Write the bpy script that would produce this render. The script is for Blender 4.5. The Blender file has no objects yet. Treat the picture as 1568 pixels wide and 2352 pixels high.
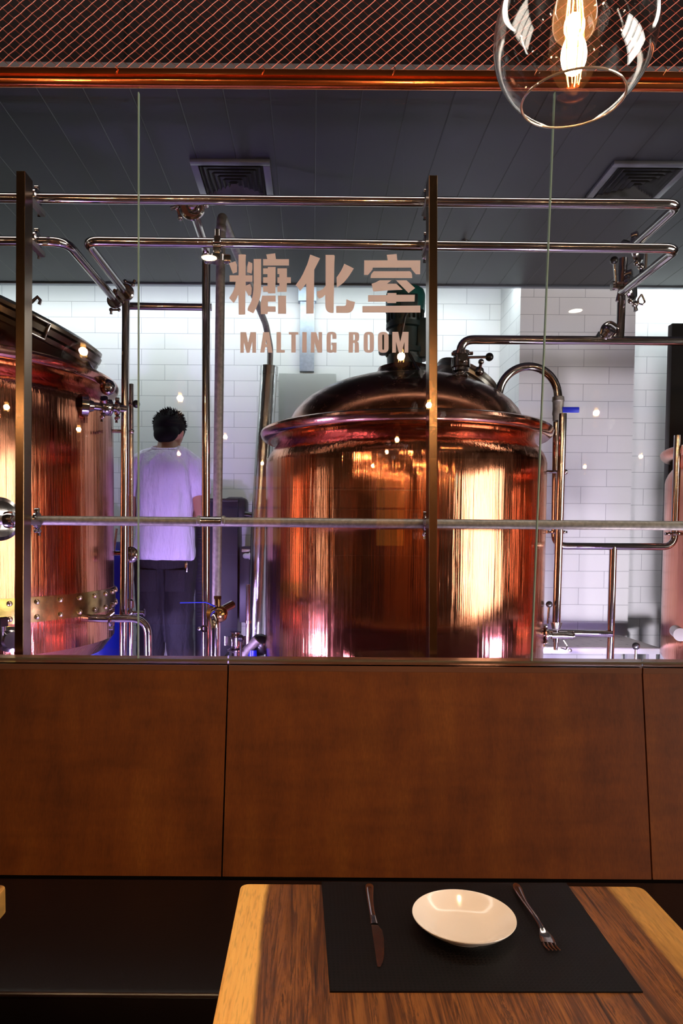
import bpy, bmesh, math, random
from mathutils import Vector, Matrix, Quaternion
random.seed(7)
PI = math.pi
sc = bpy.context.scene
C = sc.collection
# ------------------------------------------------------------------ camera
F_PX = 1650.0; CAM_H = 1.40; PITCH = math.radians(2.5); ROLL = math.radians(0.40)
PX0 = 715.0; PY0 = 1230.0 + F_PX*math.tan(PITCH)
cd = bpy.data.cameras.new('camera'); cam = bpy.data.objects.new('camera', cd); C.objects.link(cam)
cd.sensor_fit = 'VERTICAL'; cd.sensor_height = 36.0; cd.lens = 36.0*F_PX/2352.0
cd.shift_x = (784.0-PX0)/2352.0; cd.shift_y = (PY0-1176.0)/2352.0
cd.clip_start = 0.02; cd.clip_end = 100
CAMLOC = Vector((0, 0, CAM_H))
CM = Matrix.Rotation(PI/2-PITCH, 4, 'X') @ Matrix.Rotation(ROLL, 4, 'Z')
cam.matrix_world = Matrix.Translation(CAMLOC) @ CM
sc.camera = cam
def ray(px, py):
    d = CM.to_3x3() @ Vector(((px-PX0)/F_PX, -(py-PY0)/F_PX, -1.0))
    return d
def P(px, py, Y):                       # measured picture point at a known distance
    d = ray(px, py); return CAMLOC + d*(Y/d.y)
def PZ(px, py, z):
    d = ray(px, py); return CAMLOC + d*((z-CAM_H)/d.z)
def PC(px, py, cx, cy, R):              # point on the front of an upright cylinder
    d = ray(px, py); ox, oy = -cx, -cy
    a = d.x*d.x+d.y*d.y; b = 2*(ox*d.x+oy*d.y); c = ox*ox+oy*oy-R*R
    q = b*b-4*a*c
    t = (-b-math.sqrt(max(q, 0)))/(2*a)
    return CAMLOC + d*t
# ------------------------------------------------------------------ materials
def L(r, g, b):
    f = lambda c: (c/255/12.92) if c/255 <= .04045 else ((c/255+.055)/1.055)**2.4
    return (f(r), f(g), f(b), 1)
def newmat(n):
    m = bpy.data.materials.new(n); m.use_nodes = True
    nt = m.node_tree; b = nt.nodes['Principled BSDF']; return m, nt, b
def noise(nt, scale=(1,1,1), s=5, detail=4, rough=.5, coord='Object', dist=0):
    tc = nt.nodes.new('ShaderNodeTexCoord'); mp = nt.nodes.new('ShaderNodeMapping')
    mp.inputs['Scale'].default_value = scale
    nz = nt.nodes.new('ShaderNodeTexNoise'); nz.inputs['Scale'].default_value = s
    nz.inputs['Detail'].default_value = detail; nz.inputs['Roughness'].default_value = rough
    nz.inputs['Distortion'].default_value = dist
    nt.links.new(tc.outputs[coord], mp.inputs[0]); nt.links.new(mp.outputs[0], nz.inputs['Vector'])
    return nz
def ramp(nt, fac, stops):
    r = nt.nodes.new('ShaderNodeValToRGB'); e = r.color_ramp.elements
    while len(e) > 1: e.remove(e[-1])
    e[0].position = stops[0][0]; e[0].color = stops[0][1]
    for p, c in stops[1:]:
        k = e.new(p); k.color = c
    nt.links.new(fac, r.inputs[0]); return r
def addbump(nt, b, h, strength=.3, dist=.01):
    bp = nt.nodes.new('ShaderNodeBump'); bp.inputs['Strength'].default_value = strength
    bp.inputs['Distance'].default_value = dist
    nt.links.new(h, bp.inputs['Height']); nt.links.new(bp.outputs[0], b.inputs['Normal']); return bp
def plain(n, col, rough=.5, metal=0, spec=None, bump=None, var=None):
    m, nt, b = newmat(n)
    b.inputs['Base Color'].default_value = col; b.inputs['Roughness'].default_value = rough
    b.inputs['Metallic'].default_value = metal
    if spec is not None: b.inputs['Specular IOR Level'].default_value = spec
    if bump:
        nz = noise(nt, bump[0], bump[1]); addbump(nt, b, nz.outputs[0], bump[2], bump[3])
    if var:
        nz = noise(nt, var[0], var[1], 5)
        c2 = tuple(max(0, c*var[2]) for c in col[:3])+(1,)
        r = ramp(nt, nz.outputs[0], [(.3, c2), (.7, col)]); nt.links.new(r.outputs[0], b.inputs['Base Color'])
    return m
# ------------------------------------------------------------------ objects
def tag(o, label=None, cat=None, group=None, kind=None):
    if label: o['label'] = label
    if cat: o['category'] = cat
    if group: o['group'] = group
    if kind: o['kind'] = kind
    return o
def thing(name, label, cat, loc=(0,0,0), group=None):
    o = bpy.data.objects.new(name, None); C.objects.link(o); o.location = loc; o.empty_display_size = .05
    tag(o, label, cat, group); return o
class MB:
    def __init__(s): s.bm = bmesh.new()
    def box(s, x0, x1, y0, y1, z0, z1, bev=0, mat=None):
        b2 = bmesh.new()
        r = bmesh.ops.create_cube(b2, size=1)
        bmesh.ops.scale(b2, vec=(abs(x1-x0), abs(y1-y0), abs(z1-z0)), verts=b2.verts)
        if bev: bmesh.ops.bevel(b2, geom=b2.edges[:], offset=bev, segments=2, affect='EDGES', profile=.5)
        bmesh.ops.translate(b2, vec=((x0+x1)/2, (y0+y1)/2, (z0+z1)/2), verts=b2.verts)
        if mat: bmesh.ops.transform(b2, matrix=mat, verts=b2.verts)
        s.join(b2); return s
    def join(s, b2):
        me = bpy.data.meshes.new('t'); b2.to_mesh(me); b2.free(); s.bm.from_mesh(me); bpy.data.meshes.remove(me)
    def sweep(s, pts, rad, seg=16, cap=True):
        n = len(pts); rr = rad if isinstance(rad, (list, tuple)) else [rad]*n
        prev = None; rings = []; up = None
        for i in range(n):
            if i == 0: t = pts[1]-pts[0]
            elif i == n-1: t = pts[-1]-pts[-2]
            else: t = (pts[i+1]-pts[i]).normalized()+(pts[i]-pts[i-1]).normalized()
            t = t.normalized()
            if up is None:
                a = Vector((0,0,1)) if abs(t.z) < .9 else Vector((1,0,0))
                up = (a - t*a.dot(t)).normalized()
            else: up = (up - t*up.dot(t)).normalized()
            sd = t.cross(up)
            ring = []
            r = rr[i]
            rx, ry = r if isinstance(r, tuple) else (r, r)
            for k in range(seg):
                an = 2*PI*k/seg
                ring.append(s.bm.verts.new(pts[i] + sd*math.cos(an)*rx + up*math.sin(an)*ry))
            rings.append(ring)
        for i in range(n-1):
            for k in range(seg):
                k2 = (k+1) % seg
                f = s.bm.faces.new((rings[i][k], rings[i][k2], rings[i+1][k2], rings[i+1][k])); f.smooth = True
        if cap:
            s.bm.faces.new(rings[0][::-1]); s.bm.faces.new(rings[-1])
        return s
    def tube(s, pts, r, fil=0, seg=16, cap=True):
        pts = [Vector(p) for p in pts]
        if fil:
            out = [pts[0]]
            for i in range(1, len(pts)-1):
                a, b, c = pts[i-1], pts[i], pts[i+1]
                u = (a-b); v = (c-b); f = min(fil, u.length*.49, v.length*.49)
                u.normalize(); v.normalize()
                for k in range(9):
                    t = k/8; out.append((b+u*f)*(1-t)**2 + b*2*t*(1-t) + (b+v*f)*t*t)
            out.append(pts[-1]); pts = out
        return s.sweep(pts, r, seg, cap)
    def lathe(s, prof, seg=32, mat=None, cap=True):
        b2 = bmesh.new(); rings = []
        for r, z in prof:
            if r < 1e-6: rings.append([b2.verts.new((0, 0, z))])
            else: rings.append([b2.verts.new((r*math.cos(2*PI*k/seg), r*math.sin(2*PI*k/seg), z)) for k in range(seg)])
        for a, b in zip(rings, rings[1:]):
            for k in range(seg):
                k2 = (k+1) % seg
                if len(a) == 1 and len(b) == 1: continue
                if len(a) == 1: f = b2.faces.new((a[0], b[k2], b[k]))
                elif len(b) == 1: f = b2.faces.new((a[k], a[k2], b[0]))
                else: f = b2.faces.new((a[k], a[k2], b[k2], b[k]))
                f.smooth = True
        if cap:
            if len(rings[0]) > 1: b2.faces.new(rings[0][::-1])
            if len(rings[-1]) > 1: b2.faces.new(rings[-1])
        if mat: bmesh.ops.transform(b2, matrix=mat, verts=b2.verts)
        s.join(b2); return s
    def cyl(s, p0, p1, r, r1=None, seg=20):
        return s.sweep([Vector(p0), Vector(p1)], [r, r if r1 is None else r1], seg)
    def ball(s, c, r, sc3=(1,1,1), seg=20, mat=None):
        b2 = bmesh.new(); bmesh.ops.create_uvsphere(b2, u_segments=seg, v_segments=max(8, seg//2), radius=r)
        for f in b2.faces: f.smooth = True
        bmesh.ops.scale(b2, vec=sc3, verts=b2.verts)
        if mat: bmesh.ops.transform(b2, matrix=mat, verts=b2.verts)
        bmesh.ops.translate(b2, vec=c, verts=b2.verts); s.join(b2); return s
    def poly(s, pts, thick):            # prism from a polygon, thick = offset vector
        a = [s.bm.verts.new(p) for p in pts]; b = [s.bm.verts.new(Vector(p)+Vector(thick)) for p in pts]
        n = len(a); s.bm.faces.new(a[::-1]); s.bm.faces.new(b)
        for i in range(n): s.bm.faces.new((a[i], a[(i+1) % n], b[(i+1) % n], b[i]))
        return s
    def quadface(s, pts):
        s.bm.faces.new([s.bm.verts.new(p) for p in pts]); return s
    def build(s, name, mat, parent=None, label=None, auto=True):
        bmesh.ops.recalc_face_normals(s.bm, faces=s.bm.faces[:])
        me = bpy.data.meshes.new(name)
        org = Vector(parent.location) if parent else None
        if parent and parent.parent: org = Vector(parent.matrix_basis.translation)+Vector(parent.parent.matrix_basis.translation)
        if parent: bmesh.ops.translate(s.bm, vec=-org, verts=s.bm.verts)
        s.bm.to_mesh(me); s.bm.free()
        if auto:
            try: me.set_sharp_from_angle(angle=math.radians(35))
            except Exception: pass
        o = bpy.data.objects.new(name, me); C.objects.link(o); me.materials.append(mat)
        if parent: o.parent = parent
        if label: o['label'] = label
        return o
def struct(name, mb, mat):
    o = mb.build(name, mat); o['kind'] = 'structure'; return o
def dup(root, loc, label=None):
    r = root.copy(); C.objects.link(r); r.location = loc
    if label: r['label'] = label
    for ch in list(root.children):
        c = ch.copy(); C.objects.link(c); c.parent = r
        for g in list(ch.children):
            d = g.copy(); C.objects.link(d); d.parent = c
    return r
def axmat(pos, axis):
    q = Vector((0,0,1)).rotation_difference(Vector(axis).normalized())
    return Matrix.Translation(Vector(pos)) @ q.to_matrix().to_4x4()

# ------------------------------------------------------------------ material library
def copper(name, c1, c2, rough, streak=True, bs=.12):
    m, nt, b = newmat(name); b.inputs['Metallic'].default_value = 1
    nz = noise(nt, (1,1,.25), 3.5, 6, .6)
    r = ramp(nt, nz.outputs[0], [(.35, c2), (.62, c1)]); nt.links.new(r.outputs[0], b.inputs['Base Color'])
    n2 = noise(nt, (9,9,.12), 5, 4, .6); addbump(nt, b, n2.outputs[0], bs, .004)
    n3 = noise(nt, (1,1,1), 14, 6, .7)
    r3 = ramp(nt, n3.outputs[0], [(.3, (rough*.7,)*3+(1,)), (.75, (rough*1.5,)*3+(1,))]); nt.links.new(r3.outputs[0], b.inputs['Roughness'])
    return m
M = {}
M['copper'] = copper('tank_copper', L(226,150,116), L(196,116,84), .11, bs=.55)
M['copper_dome_shaded'] = copper('tank_copper_dome_shaded', L(150,98,76), L(112,68,50), .22, bs=.05)  # same copper, darkened to imitate the dark ceiling mirrored in the domes
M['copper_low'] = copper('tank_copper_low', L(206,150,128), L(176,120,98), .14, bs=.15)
M['copper_rail'] = plain('rail_copper', L(240,140,85), .2, 1, var=((3,3,3), 4, .8), bump=((1,20,20), 6, .1, .002))
M['steel'] = plain('polished_steel', L(188,180,178), .12, 1, bump=((1,1,1), 30, .03, .001))
M['lid_steel'] = plain('lid_steel', L(128,114,102), .24, 1, var=((1,1,1), 7, .75))
M['steel_dull'] = plain('brushed_steel', L(170,165,160), .35, 1, var=((1,1,1), 9, .8))
M['galv'] = plain('galvanised_pipe', L(150,142,135), .5, .6, var=((6,6,6), 12, .6), bump=((1,1,1), 60, .2, .001))
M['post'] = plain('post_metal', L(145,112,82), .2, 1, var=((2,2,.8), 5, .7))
M['foil'] = plain('foil_insulation', L(200,200,198), .22, 1, bump=((1,1,.3), 40, .5, .004))
M['brass'] = plain('brass_band', L(190,165,95), .22, 1, var=((4,4,4), 7, .5), bump=((1,1,1), 12, .2, .004))
M['valve_brass'] = plain('valve_brass', L(148,116,72), .2, 1)
M['rivet'] = plain('rivet_metal', L(225,200,170), .2, 1)
M['black'] = plain('black_plastic', L(14,12,14), .3)
M['blackp'] = plain('black_panel', L(22,19,20), .5, var=((1,1,1), 6, .6))
M['white_plastic'] = plain('white_plastic', L(205,200,205), .4)
M['blue_handle'] = plain('blue_handle', L(25,40,170), .35)
M['blue_plastic'] = plain('blue_plastic', L(12,30,120), .35)
M['green'] = plain('green_paint', L(10,92,88), .4, var=((3,3,3), 9, .6))
M['dkgreen'] = plain('dark_green_paint', L(12,42,44), .45, var=((3,3,3), 9, .5))
M['cabinet'] = plain('cabinet_paint', L(42,36,58), .45, var=((1,1,1), 3, .8))
M['cabdark'] = plain('cabinet_dark', L(26,24,34), .5)
M['panelgrey'] = plain('sheet_metal', L(150,150,145), .45, .5, var=((1.5,1,1), 3, .85))
M['zinc'] = plain('zinc_sheet', L(185,198,210), .45, .5, var=((6,6,6), 8, .8))
M['porcelain'] = plain('porcelain', L(236,224,214), .12)
M['cutlery'] = plain('cutlery_steel', L(200,190,185), .14, 1)
M['leather_edge'] = plain('leather_piping', L(30,17,14), .24)
M['leather'] = plain('black_leather', L(15,6,5), .4, 0, .25, bump=((1,1,1), 180, .25, .001))
M['socket'] = plain('lamp_socket_copper', L(200,120,80), .3, 1)
M['cord'] = plain('lamp_cord', L(20,18,18), .6)
M['skin'] = plain('skin', L(176,126,100), .5)
M['hair'] = plain('hair', L(10,8,9), .8, 0, .15)
M['shirt'] = plain('white_cotton', L(234,222,244), .85, bump=((9,9,2.2), 1.6, .9, .05))
M['jeans'] = plain('dark_denim', L(19,18,28), .85, var=((4,4,2), 6, .6), bump=((7,7,3), 3, .8, .03))
M['shoe'] = plain('shoe_rubber', L(18,18,20), .6)
M['belt'] = plain('belt_leather', L(30,20,16), .5)
M['vinyl'] = None
# lettering film: lets the light of the room behind through a little
m, nt, b = newmat('pink_vinyl'); b.inputs['Base Color'].default_value = L(252,244,250); b.inputs['Roughness'].default_value = .6
tl = nt.nodes.new('ShaderNodeBsdfTranslucent'); tl.inputs[0].default_value = L(252,222,216)
mx = nt.nodes.new('ShaderNodeMixShader'); mx.inputs[0].default_value = .38
nt.links.new(b.outputs[0], mx.inputs[1]); nt.links.new(tl.outputs[0], mx.inputs[2])
nt.links.new(mx.outputs[0], nt.nodes['Material Output'].inputs[0]); M['vinyl'] = m
def thin_glass(name, tint=(1,1,1,1), ior=1.5, rough=0.0, boost=0, em=None):
    m, nt, b = newmat(name); nt.nodes.remove(b)
    lw = nt.nodes.new('ShaderNodeLayerWeight'); lw.inputs[0].default_value = .5
    pw = nt.nodes.new('ShaderNodeMath'); pw.operation = 'POWER'; pw.inputs[1].default_value = 5; nt.links.new(lw.outputs['Facing'], pw.inputs[0])
    fr = nt.nodes.new('ShaderNodeMath'); fr.operation = 'MULTIPLY_ADD'; f0 = ((ior-1)/(ior+1))**2; fr.inputs[1].default_value = 1-f0; fr.inputs[2].default_value = f0; nt.links.new(pw.outputs[0], fr.inputs[0])
    g = nt.nodes.new('ShaderNodeBsdfGlossy'); g.inputs['Roughness'].default_value = rough
    t = nt.nodes.new('ShaderNodeBsdfTransparent'); t.inputs[0].default_value = tint
    mx = nt.nodes.new('ShaderNodeMixShader'); f = fr.outputs[0]
    if boost:
        ad = nt.nodes.new('ShaderNodeMath'); ad.operation = 'MULTIPLY_ADD'; ad.use_clamp = True
        ad.inputs[1].default_value = 1+boost; ad.inputs[2].default_value = .01
        nt.links.new(f, ad.inputs[0]); f = ad.outputs[0]
    nt.links.new(f, mx.inputs[0]); nt.links.new(t.outputs[0], mx.inputs[1]); nt.links.new(g.outputs[0], mx.inputs[2])
    out = mx.outputs[0]
    if em:
        e = nt.nodes.new('ShaderNodeEmission'); e.inputs[0].default_value = em[0]; e.inputs[1].default_value = em[1]
        a = nt.nodes.new('ShaderNodeAddShader'); nt.links.new(out, a.inputs[0]); nt.links.new(e.outputs[0], a.inputs[1]); out = a.outputs[0]
    nt.links.new(out, nt.nodes['Material Output'].inputs[0]); return m
M['glass'] = thin_glass('window_glass', (.975,.985,.98,1), 1.45)
M['glass_edge'] = plain('glass_edge', L(150,175,160), .15, 0)
M['lamp_glass'] = thin_glass('lamp_glass', (.975,.96,.945,1), 1.6, .0, .5)
M['glass_rim'] = plain('glass_rim', L(225,200,180), .08, .55)
M['bulb_glass'] = thin_glass('bulb_glass', (1,.93,.82,1), 1.45, .0, .2, (L(255,170,100), .22))
def emit(name, col, s):
    m, nt, b = newmat(name); nt.nodes.remove(b); e = nt.nodes.new('ShaderNodeEmission')
    e.inputs[0].default_value = col; e.inputs[1].default_value = s
    nt.links.new(e.outputs[0], nt.nodes['Material Output'].inputs[0]); return m
M['filament'] = emit('filament', L(255,190,110), 60)
M['backlit'] = emit('backlit_panel', L(255,150,60), 1.2)
M['downlight'] = emit('downlight', L(255,232,205), 40)
def tiles():
    m, nt, b = newmat('white_wall_tiles')
    tc = nt.nodes.new('ShaderNodeTexCoord'); sx = nt.nodes.new('ShaderNodeSeparateXYZ'); cx = nt.nodes.new('ShaderNodeCombineXYZ')
    ad = nt.nodes.new('ShaderNodeMath'); ad.operation = 'ADD'
    nt.links.new(tc.outputs['Object'], sx.inputs[0])
    nt.links.new(sx.outputs[0], ad.inputs[0]); nt.links.new(sx.outputs[1], ad.inputs[1])
    nt.links.new(ad.outputs[0], cx.inputs[0]); nt.links.new(sx.outputs[2], cx.inputs[1])
    br = nt.nodes.new('ShaderNodeTexBrick'); nt.links.new(cx.outputs[0], br.inputs['Vector'])
    br.inputs['Scale'].default_value = 1; br.inputs['Brick Width'].default_value = .3; br.inputs['Row Height'].default_value = .1
    br.inputs['Mortar Size'].default_value = .0016; br.inputs['Mortar Smooth'].default_value = .1; br.inputs['Bias'].default_value = 0
    br.inputs['Color1'].default_value = L(222,222,220); br.inputs['Color2'].default_value = L(226,226,224); br.inputs['Mortar'].default_value = L(168,170,170)
    nt.links.new(br.outputs['Color'], b.inputs['Base Color']); b.inputs['Roughness'].default_value = .35
    iv = nt.nodes.new('ShaderNodeMath'); iv.operation = 'SUBTRACT'; iv.inputs[0].default_value = 1
    nt.links.new(br.outputs['Fac'], iv.inputs[1]); addbump(nt, b, iv.outputs[0], .5, .002); return m
M['tiles'] = tiles()
def boards(name, col, seam, width, rough=.35, axis=0, depth=.004, spec=.5):
    m, nt, b = newmat(name)
    tc = nt.nodes.new('ShaderNodeTexCoord'); sx = nt.nodes.new('ShaderNodeSeparateXYZ'); nt.links.new(tc.outputs['Object'], sx.inputs[0])
    a = nt.nodes.new('ShaderNodeMath'); a.operation = 'MULTIPLY'; a.inputs[1].default_value = 1/width; nt.links.new(sx.outputs[axis], a.inputs[0])
    f = nt.nodes.new('ShaderNodeMath'); f.operation = 'FRACT'; nt.links.new(a.outputs[0], f.inputs[0])
    r = ramp(nt, f.outputs[0], [(0, seam), (.018, seam), (.03, col), (1, col)])
    nz = noise(nt, (1,1,1), 3, 3); mx = nt.nodes.new('ShaderNodeMixRGB'); mx.blend_type = 'MULTIPLY'; mx.inputs[0].default_value = .5
    rr = ramp(nt, nz.outputs[0], [(.3, (.7,.7,.7,1)), (.7, (1,1,1,1))])
    nt.links.new(r.outputs[0], mx.inputs[1]); nt.links.new(rr.outputs[0], mx.inputs[2])
    nt.links.new(mx.outputs[0], b.inputs['Base Color']); b.inputs['Roughness'].default_value = rough; b.inputs['Specular IOR Level'].default_value = spec
    r2 = ramp(nt, f.outputs[0], [(0, (0,0,0,1)), (.018, (0,0,0,1)), (.04, (1,1,1,1)), (1, (1,1,1,1))]); addbump(nt, b, r2.outputs[0], .6, depth)
    return m
M['ceil'] = boards('ceiling_boards', L(33,34,40), L(7,7,9), .152, .45, spec=.35)
M['soffit'] = boards('soffit_boards', L(21,12,12), L(3,2,2), .62, .9, spec=.05)
M['floor_malt'] = plain('epoxy_floor', L(176,166,186), .35, var=((1,1,1), 2, .9))
M['floor_hall'] = plain('dark_floor', L(60,48,42), .3, var=((1,1,1), 2, .7))
M['hallwall'] = plain('brown_wall', L(52,32,22), .6, var=((1,1,1), 1.5, .6))
M['hallceil'] = plain('dark_ceiling', L(32,28,28), .7)
def slats():
    return boards('wood_slats', L(150,88,45), L(12,7,4), .14, .4, 0, .02)
M['slats'] = slats()
def veneer():
    m, nt, b = newmat('brown_veneer')
    n1 = noise(nt, (1,1,.12), 9, 5, .6); n2 = noise(nt, (90,90,2.2), 3, 3, .6); n3 = noise(nt, (1.5,1,7), 3.2, 3, .5, dist=.4)
    r1 = ramp(nt, n1.outputs[0], [(.28, L(82,38,10)), (.5, L(104,51,13)), (.72, L(119,64,18))])
    r2 = ramp(nt, n2.outputs[0], [(.3, (.62,.58,.55,1)), (.65, (1,1,1,1))])
    r3 = ramp(nt, n3.outputs[0], [(.3, (.7,.68,.66,1)), (.6, (1,1,1,1))])
    a = nt.nodes.new('ShaderNodeMixRGB'); a.blend_type = 'MULTIPLY'; a.inputs[0].default_value = .6
    c = nt.nodes.new('ShaderNodeMixRGB'); c.blend_type = 'MULTIPLY'; c.inputs[0].default_value = .7
    nt.links.new(r1.outputs[0], a.inputs[1]); nt.links.new(r2.outputs[0], a.inputs[2])
    nt.links.new(a.outputs[0], c.inputs[1]); nt.links.new(r3.outputs[0], c.inputs[2])
    nt.links.new(c.outputs[0], b.inputs['Base Color']); b.inputs['Roughness'].default_value = .5; b.inputs['Specular IOR Level'].default_value = .22
    addbump(nt, b, n2.outputs[0], .08, .001); return m
M['veneer'] = veneer()
M['ledge'] = plain('ledge_stone', L(104,66,48), .3, 0, .4, var=((2,2,2), 3, .85))
def tabletop(x0, x1, wl, wr):
    m, nt, b = newmat('walnut_tabletop')
    tc = nt.nodes.new('ShaderNodeTexCoord'); sx = nt.nodes.new('ShaderNodeSeparateXYZ'); nt.links.new(tc.outputs['Object'], sx.inputs[0])
    nw = noise(nt, (3,1,1), 2.2, 2); 
    w = nt.nodes.new('ShaderNodeMath'); w.operation = 'MULTIPLY_ADD'; w.inputs[1].default_value = .022; nt.links.new(nw.outputs[0], w.inputs[0]); nt.links.new(sx.outputs[0], w.inputs[2])
    mr = nt.nodes.new('ShaderNodeMapRange'); mr.inputs[1].default_value = x0+.011; mr.inputs[2].default_value = x1+.011; nt.links.new(w.outputs[0], mr.inputs[0])
    n1 = noise(nt, (16,.6,1), 3, 8, .7, dist=.9); n2 = noise(nt, (90,2.5,1), 4, 3, .6); n3 = noise(nt, (60,6,1), 5, 2)
    heart = ramp(nt, n1.outputs[0], [(.34, L(30,14,6)), (.44, L(104,60,24)), (.5, L(142,88,38)), (.53, L(66,34,13)), (.58, L(128,78,34)), (.7, L(150,98,46))])
    sap = ramp(nt, n1.outputs[0], [(.3, L(238,170,80)), (.5, L(250,192,100)), (.7, L(244,180,92))])
    W = x1-x0
    r = ramp(nt, mr.outputs[0], [(0, (1,1,1,1)), (max(.001,(wl)/W-.004), (1,1,1,1)), (wl/W+.006, (0,0,0,1)), (1-wr/W-.006, (0,0,0,1)), (1-wr/W+.006, (.38,.38,.38,1))])
    mx = nt.nodes.new('ShaderNodeMixRGB'); nt.links.new(r.outputs[0], mx.inputs[0]); nt.links.new(heart.outputs[0], mx.inputs[1]); nt.links.new(sap.outputs[0], mx.inputs[2])
    a = nt.nodes.new('ShaderNodeMixRGB'); a.blend_type = 'MULTIPLY'; a.inputs[0].default_value = .45
    n4 = noise(nt, (5,.22,1), 3, 4, .6, dist=.6); r4 = ramp(nt, n4.outputs[0], [(.38, (.42,.36,.3,1)), (.47, (1,1,1,1)), (.55, (.85,.8,.75,1)), (.6, (.5,.44,.38,1)), (.66, (1.0,1,1,1))])
    h2 = nt.nodes.new('ShaderNodeMixRGB'); h2.blend_type = 'MULTIPLY'; h2.inputs[0].default_value = .85; nt.links.new(heart.outputs[0], h2.inputs[1]); nt.links.new(r4.outputs[0], h2.inputs[2]); nt.links.new(h2.outputs[0], mx.inputs[1])
    r2 = ramp(nt, n3.outputs[0], [(.3, (.45,.4,.35,1)), (.5, (1,1,1,1))])
    nt.links.new(mx.outputs[0], a.inputs[1]); nt.links.new(r2.outputs[0], a.inputs[2]); nt.links.new(a.outputs[0], b.inputs['Base Color'])
    b.inputs['Roughness'].default_value = .42; addbump(nt, b, n2.outputs[0], .1, .001); return m
def matweave():
    m, nt, b = newmat('woven_placemat')
    tc = nt.nodes.new('ShaderNodeTexCoord'); mp = nt.nodes.new('ShaderNodeMapping'); mp.inputs['Rotation'].default_value = (0,0,PI/4)
    ck = nt.nodes.new('ShaderNodeTexChecker'); ck.inputs['Scale'].default_value = 210
    nt.links.new(tc.outputs['Object'], mp.inputs[0]); nt.links.new(mp.outputs[0], ck.inputs['Vector'])
    ck.inputs[1].default_value = L(17,11,11); ck.inputs[2].default_value = L(4,2,2); b.inputs['Specular IOR Level'].default_value = .2
    nt.links.new(ck.outputs[0], b.inputs['Base Color']); b.inputs['Roughness'].default_value = .45
    addbump(nt, b, ck.outputs[1], .6, .0015); return m
M['placemat'] = matweave()
def grating():
    m, nt, b = newmat('checker_plate'); b.inputs['Metallic'].default_value = .8; b.inputs['Roughness'].default_value = .4
    tc = nt.nodes.new('ShaderNodeTexCoord'); mp = nt.nodes.new('ShaderNodeMapping'); mp.inputs['Scale'].default_value = (18,10,1)
    v = nt.nodes.new('ShaderNodeTexVoronoi'); v.inputs['Scale'].default_value = 1.4; v.inputs['Randomness'].default_value = .35
    nt.links.new(tc.outputs['Object'], mp.inputs[0]); nt.links.new(mp.outputs[0], v.inputs['Vector'])
    r = ramp(nt, v.outputs['Distance'], [(.0, L(40,32,32)), (.2, L(60,50,48)), (.3, L(150,140,138)), (1, L(165,155,150))])
    nt.links.new(r.outputs[0], b.inputs['Base Color']); addbump(nt, b, v.outputs['Distance'], .4, .004); return m
M['grating'] = grating()
M['whitepaint'] = plain('white_steel', L(215,212,222), .3, .4)
M['walnut_edge'] = plain('walnut_edge', L(150,98,52), .45, var=((1,12,12), 4, .5))
M['tableleg'] = plain('table_leg_iron', L(20,18,18), .5, .5)
COVE, SPOT, SKY, FILL, EXPO = 6.2, 24.0, 9.0, 40.0, 0.0
V_ = (.60, .42, 1); N_ = (.96, .87, 1)
FLOODS = ((-1.35, 2.34, .75, 2.6, -.6, 4.5, 1.6, V_), (-.45, 2.34, .55, 1.1, -.4, 4.5, 1.4, V_), (.75, 2.34, .58, .6, 1.2, 4.0, 1.3, N_), (1.25, 2.34, .66, 1.9, 2.2, 4.4, 1.8, N_),
 (-.15, 2.30, .85, .9, -.4, 3.0, .45, V_), (1.48, 2.30, .85, .6, 1.2, 3.0, .45, V_))
# ================================================================== SETTING
FZ = .45                                   # floor of the raised brewing room
# hall
struct('floor', MB().box(-4.5, 4.2, -7, 2.12, -.1, 0), M['floor_hall'])
struct('ceiling', MB().box(-4.5, 4.2, -7, 2.12, 3.35, 3.45), M['hallceil'])
LWS = ((1.36, 1.52), )          # narrow windows of the left-hand wall
mb = MB(); y = -7
for q0, q1 in sorted(LWS): mb.box(-4.6, -4.5, y, q0, -.1, 3.45).box(-4.6, -4.5, q0, q1, -.1, .5).box(-4.6, -4.5, q0, q1, 2.5, 3.45); y = q1
mb.box(-4.6, -4.5, y, 5.1, -.1, 3.45); struct('wall_left', mb, M['hallwall'])
struct('wall_back', MB().box(-4.6, 4.3, -7.1, -7, -.1, 3.45), M['hallwall'])
WY0, WY1, WZ0, WZ1 = -1.9, 1.55, .5, 2.35       # daylight windows of the hall, right-hand wall
struct_left = None
w = MB().box(4.2, 4.3, -7, WY0, -.1, 3.45).box(4.2, 4.3, WY1, 5.1, -.1, 3.45)
w.box(4.2, 4.3, WY0, WY1, -.1, WZ0).box(4.2, 4.3, WY0, WY1, WZ1, 3.45)
struct('wall_right', w, M['hallwall'])
fr = MB()
for y in (WY0, -1.05, -.2, .55, WY1-.06): fr.box(4.19, 4.27, y, y+.09, WZ0, WZ1)
fr.box(4.19, 4.27, WY0, WY1, WZ0, WZ0+.07).box(4.19, 4.27, WY0, WY1, WZ1-.07, WZ1)
struct('window_4', fr, M['black'])
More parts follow.
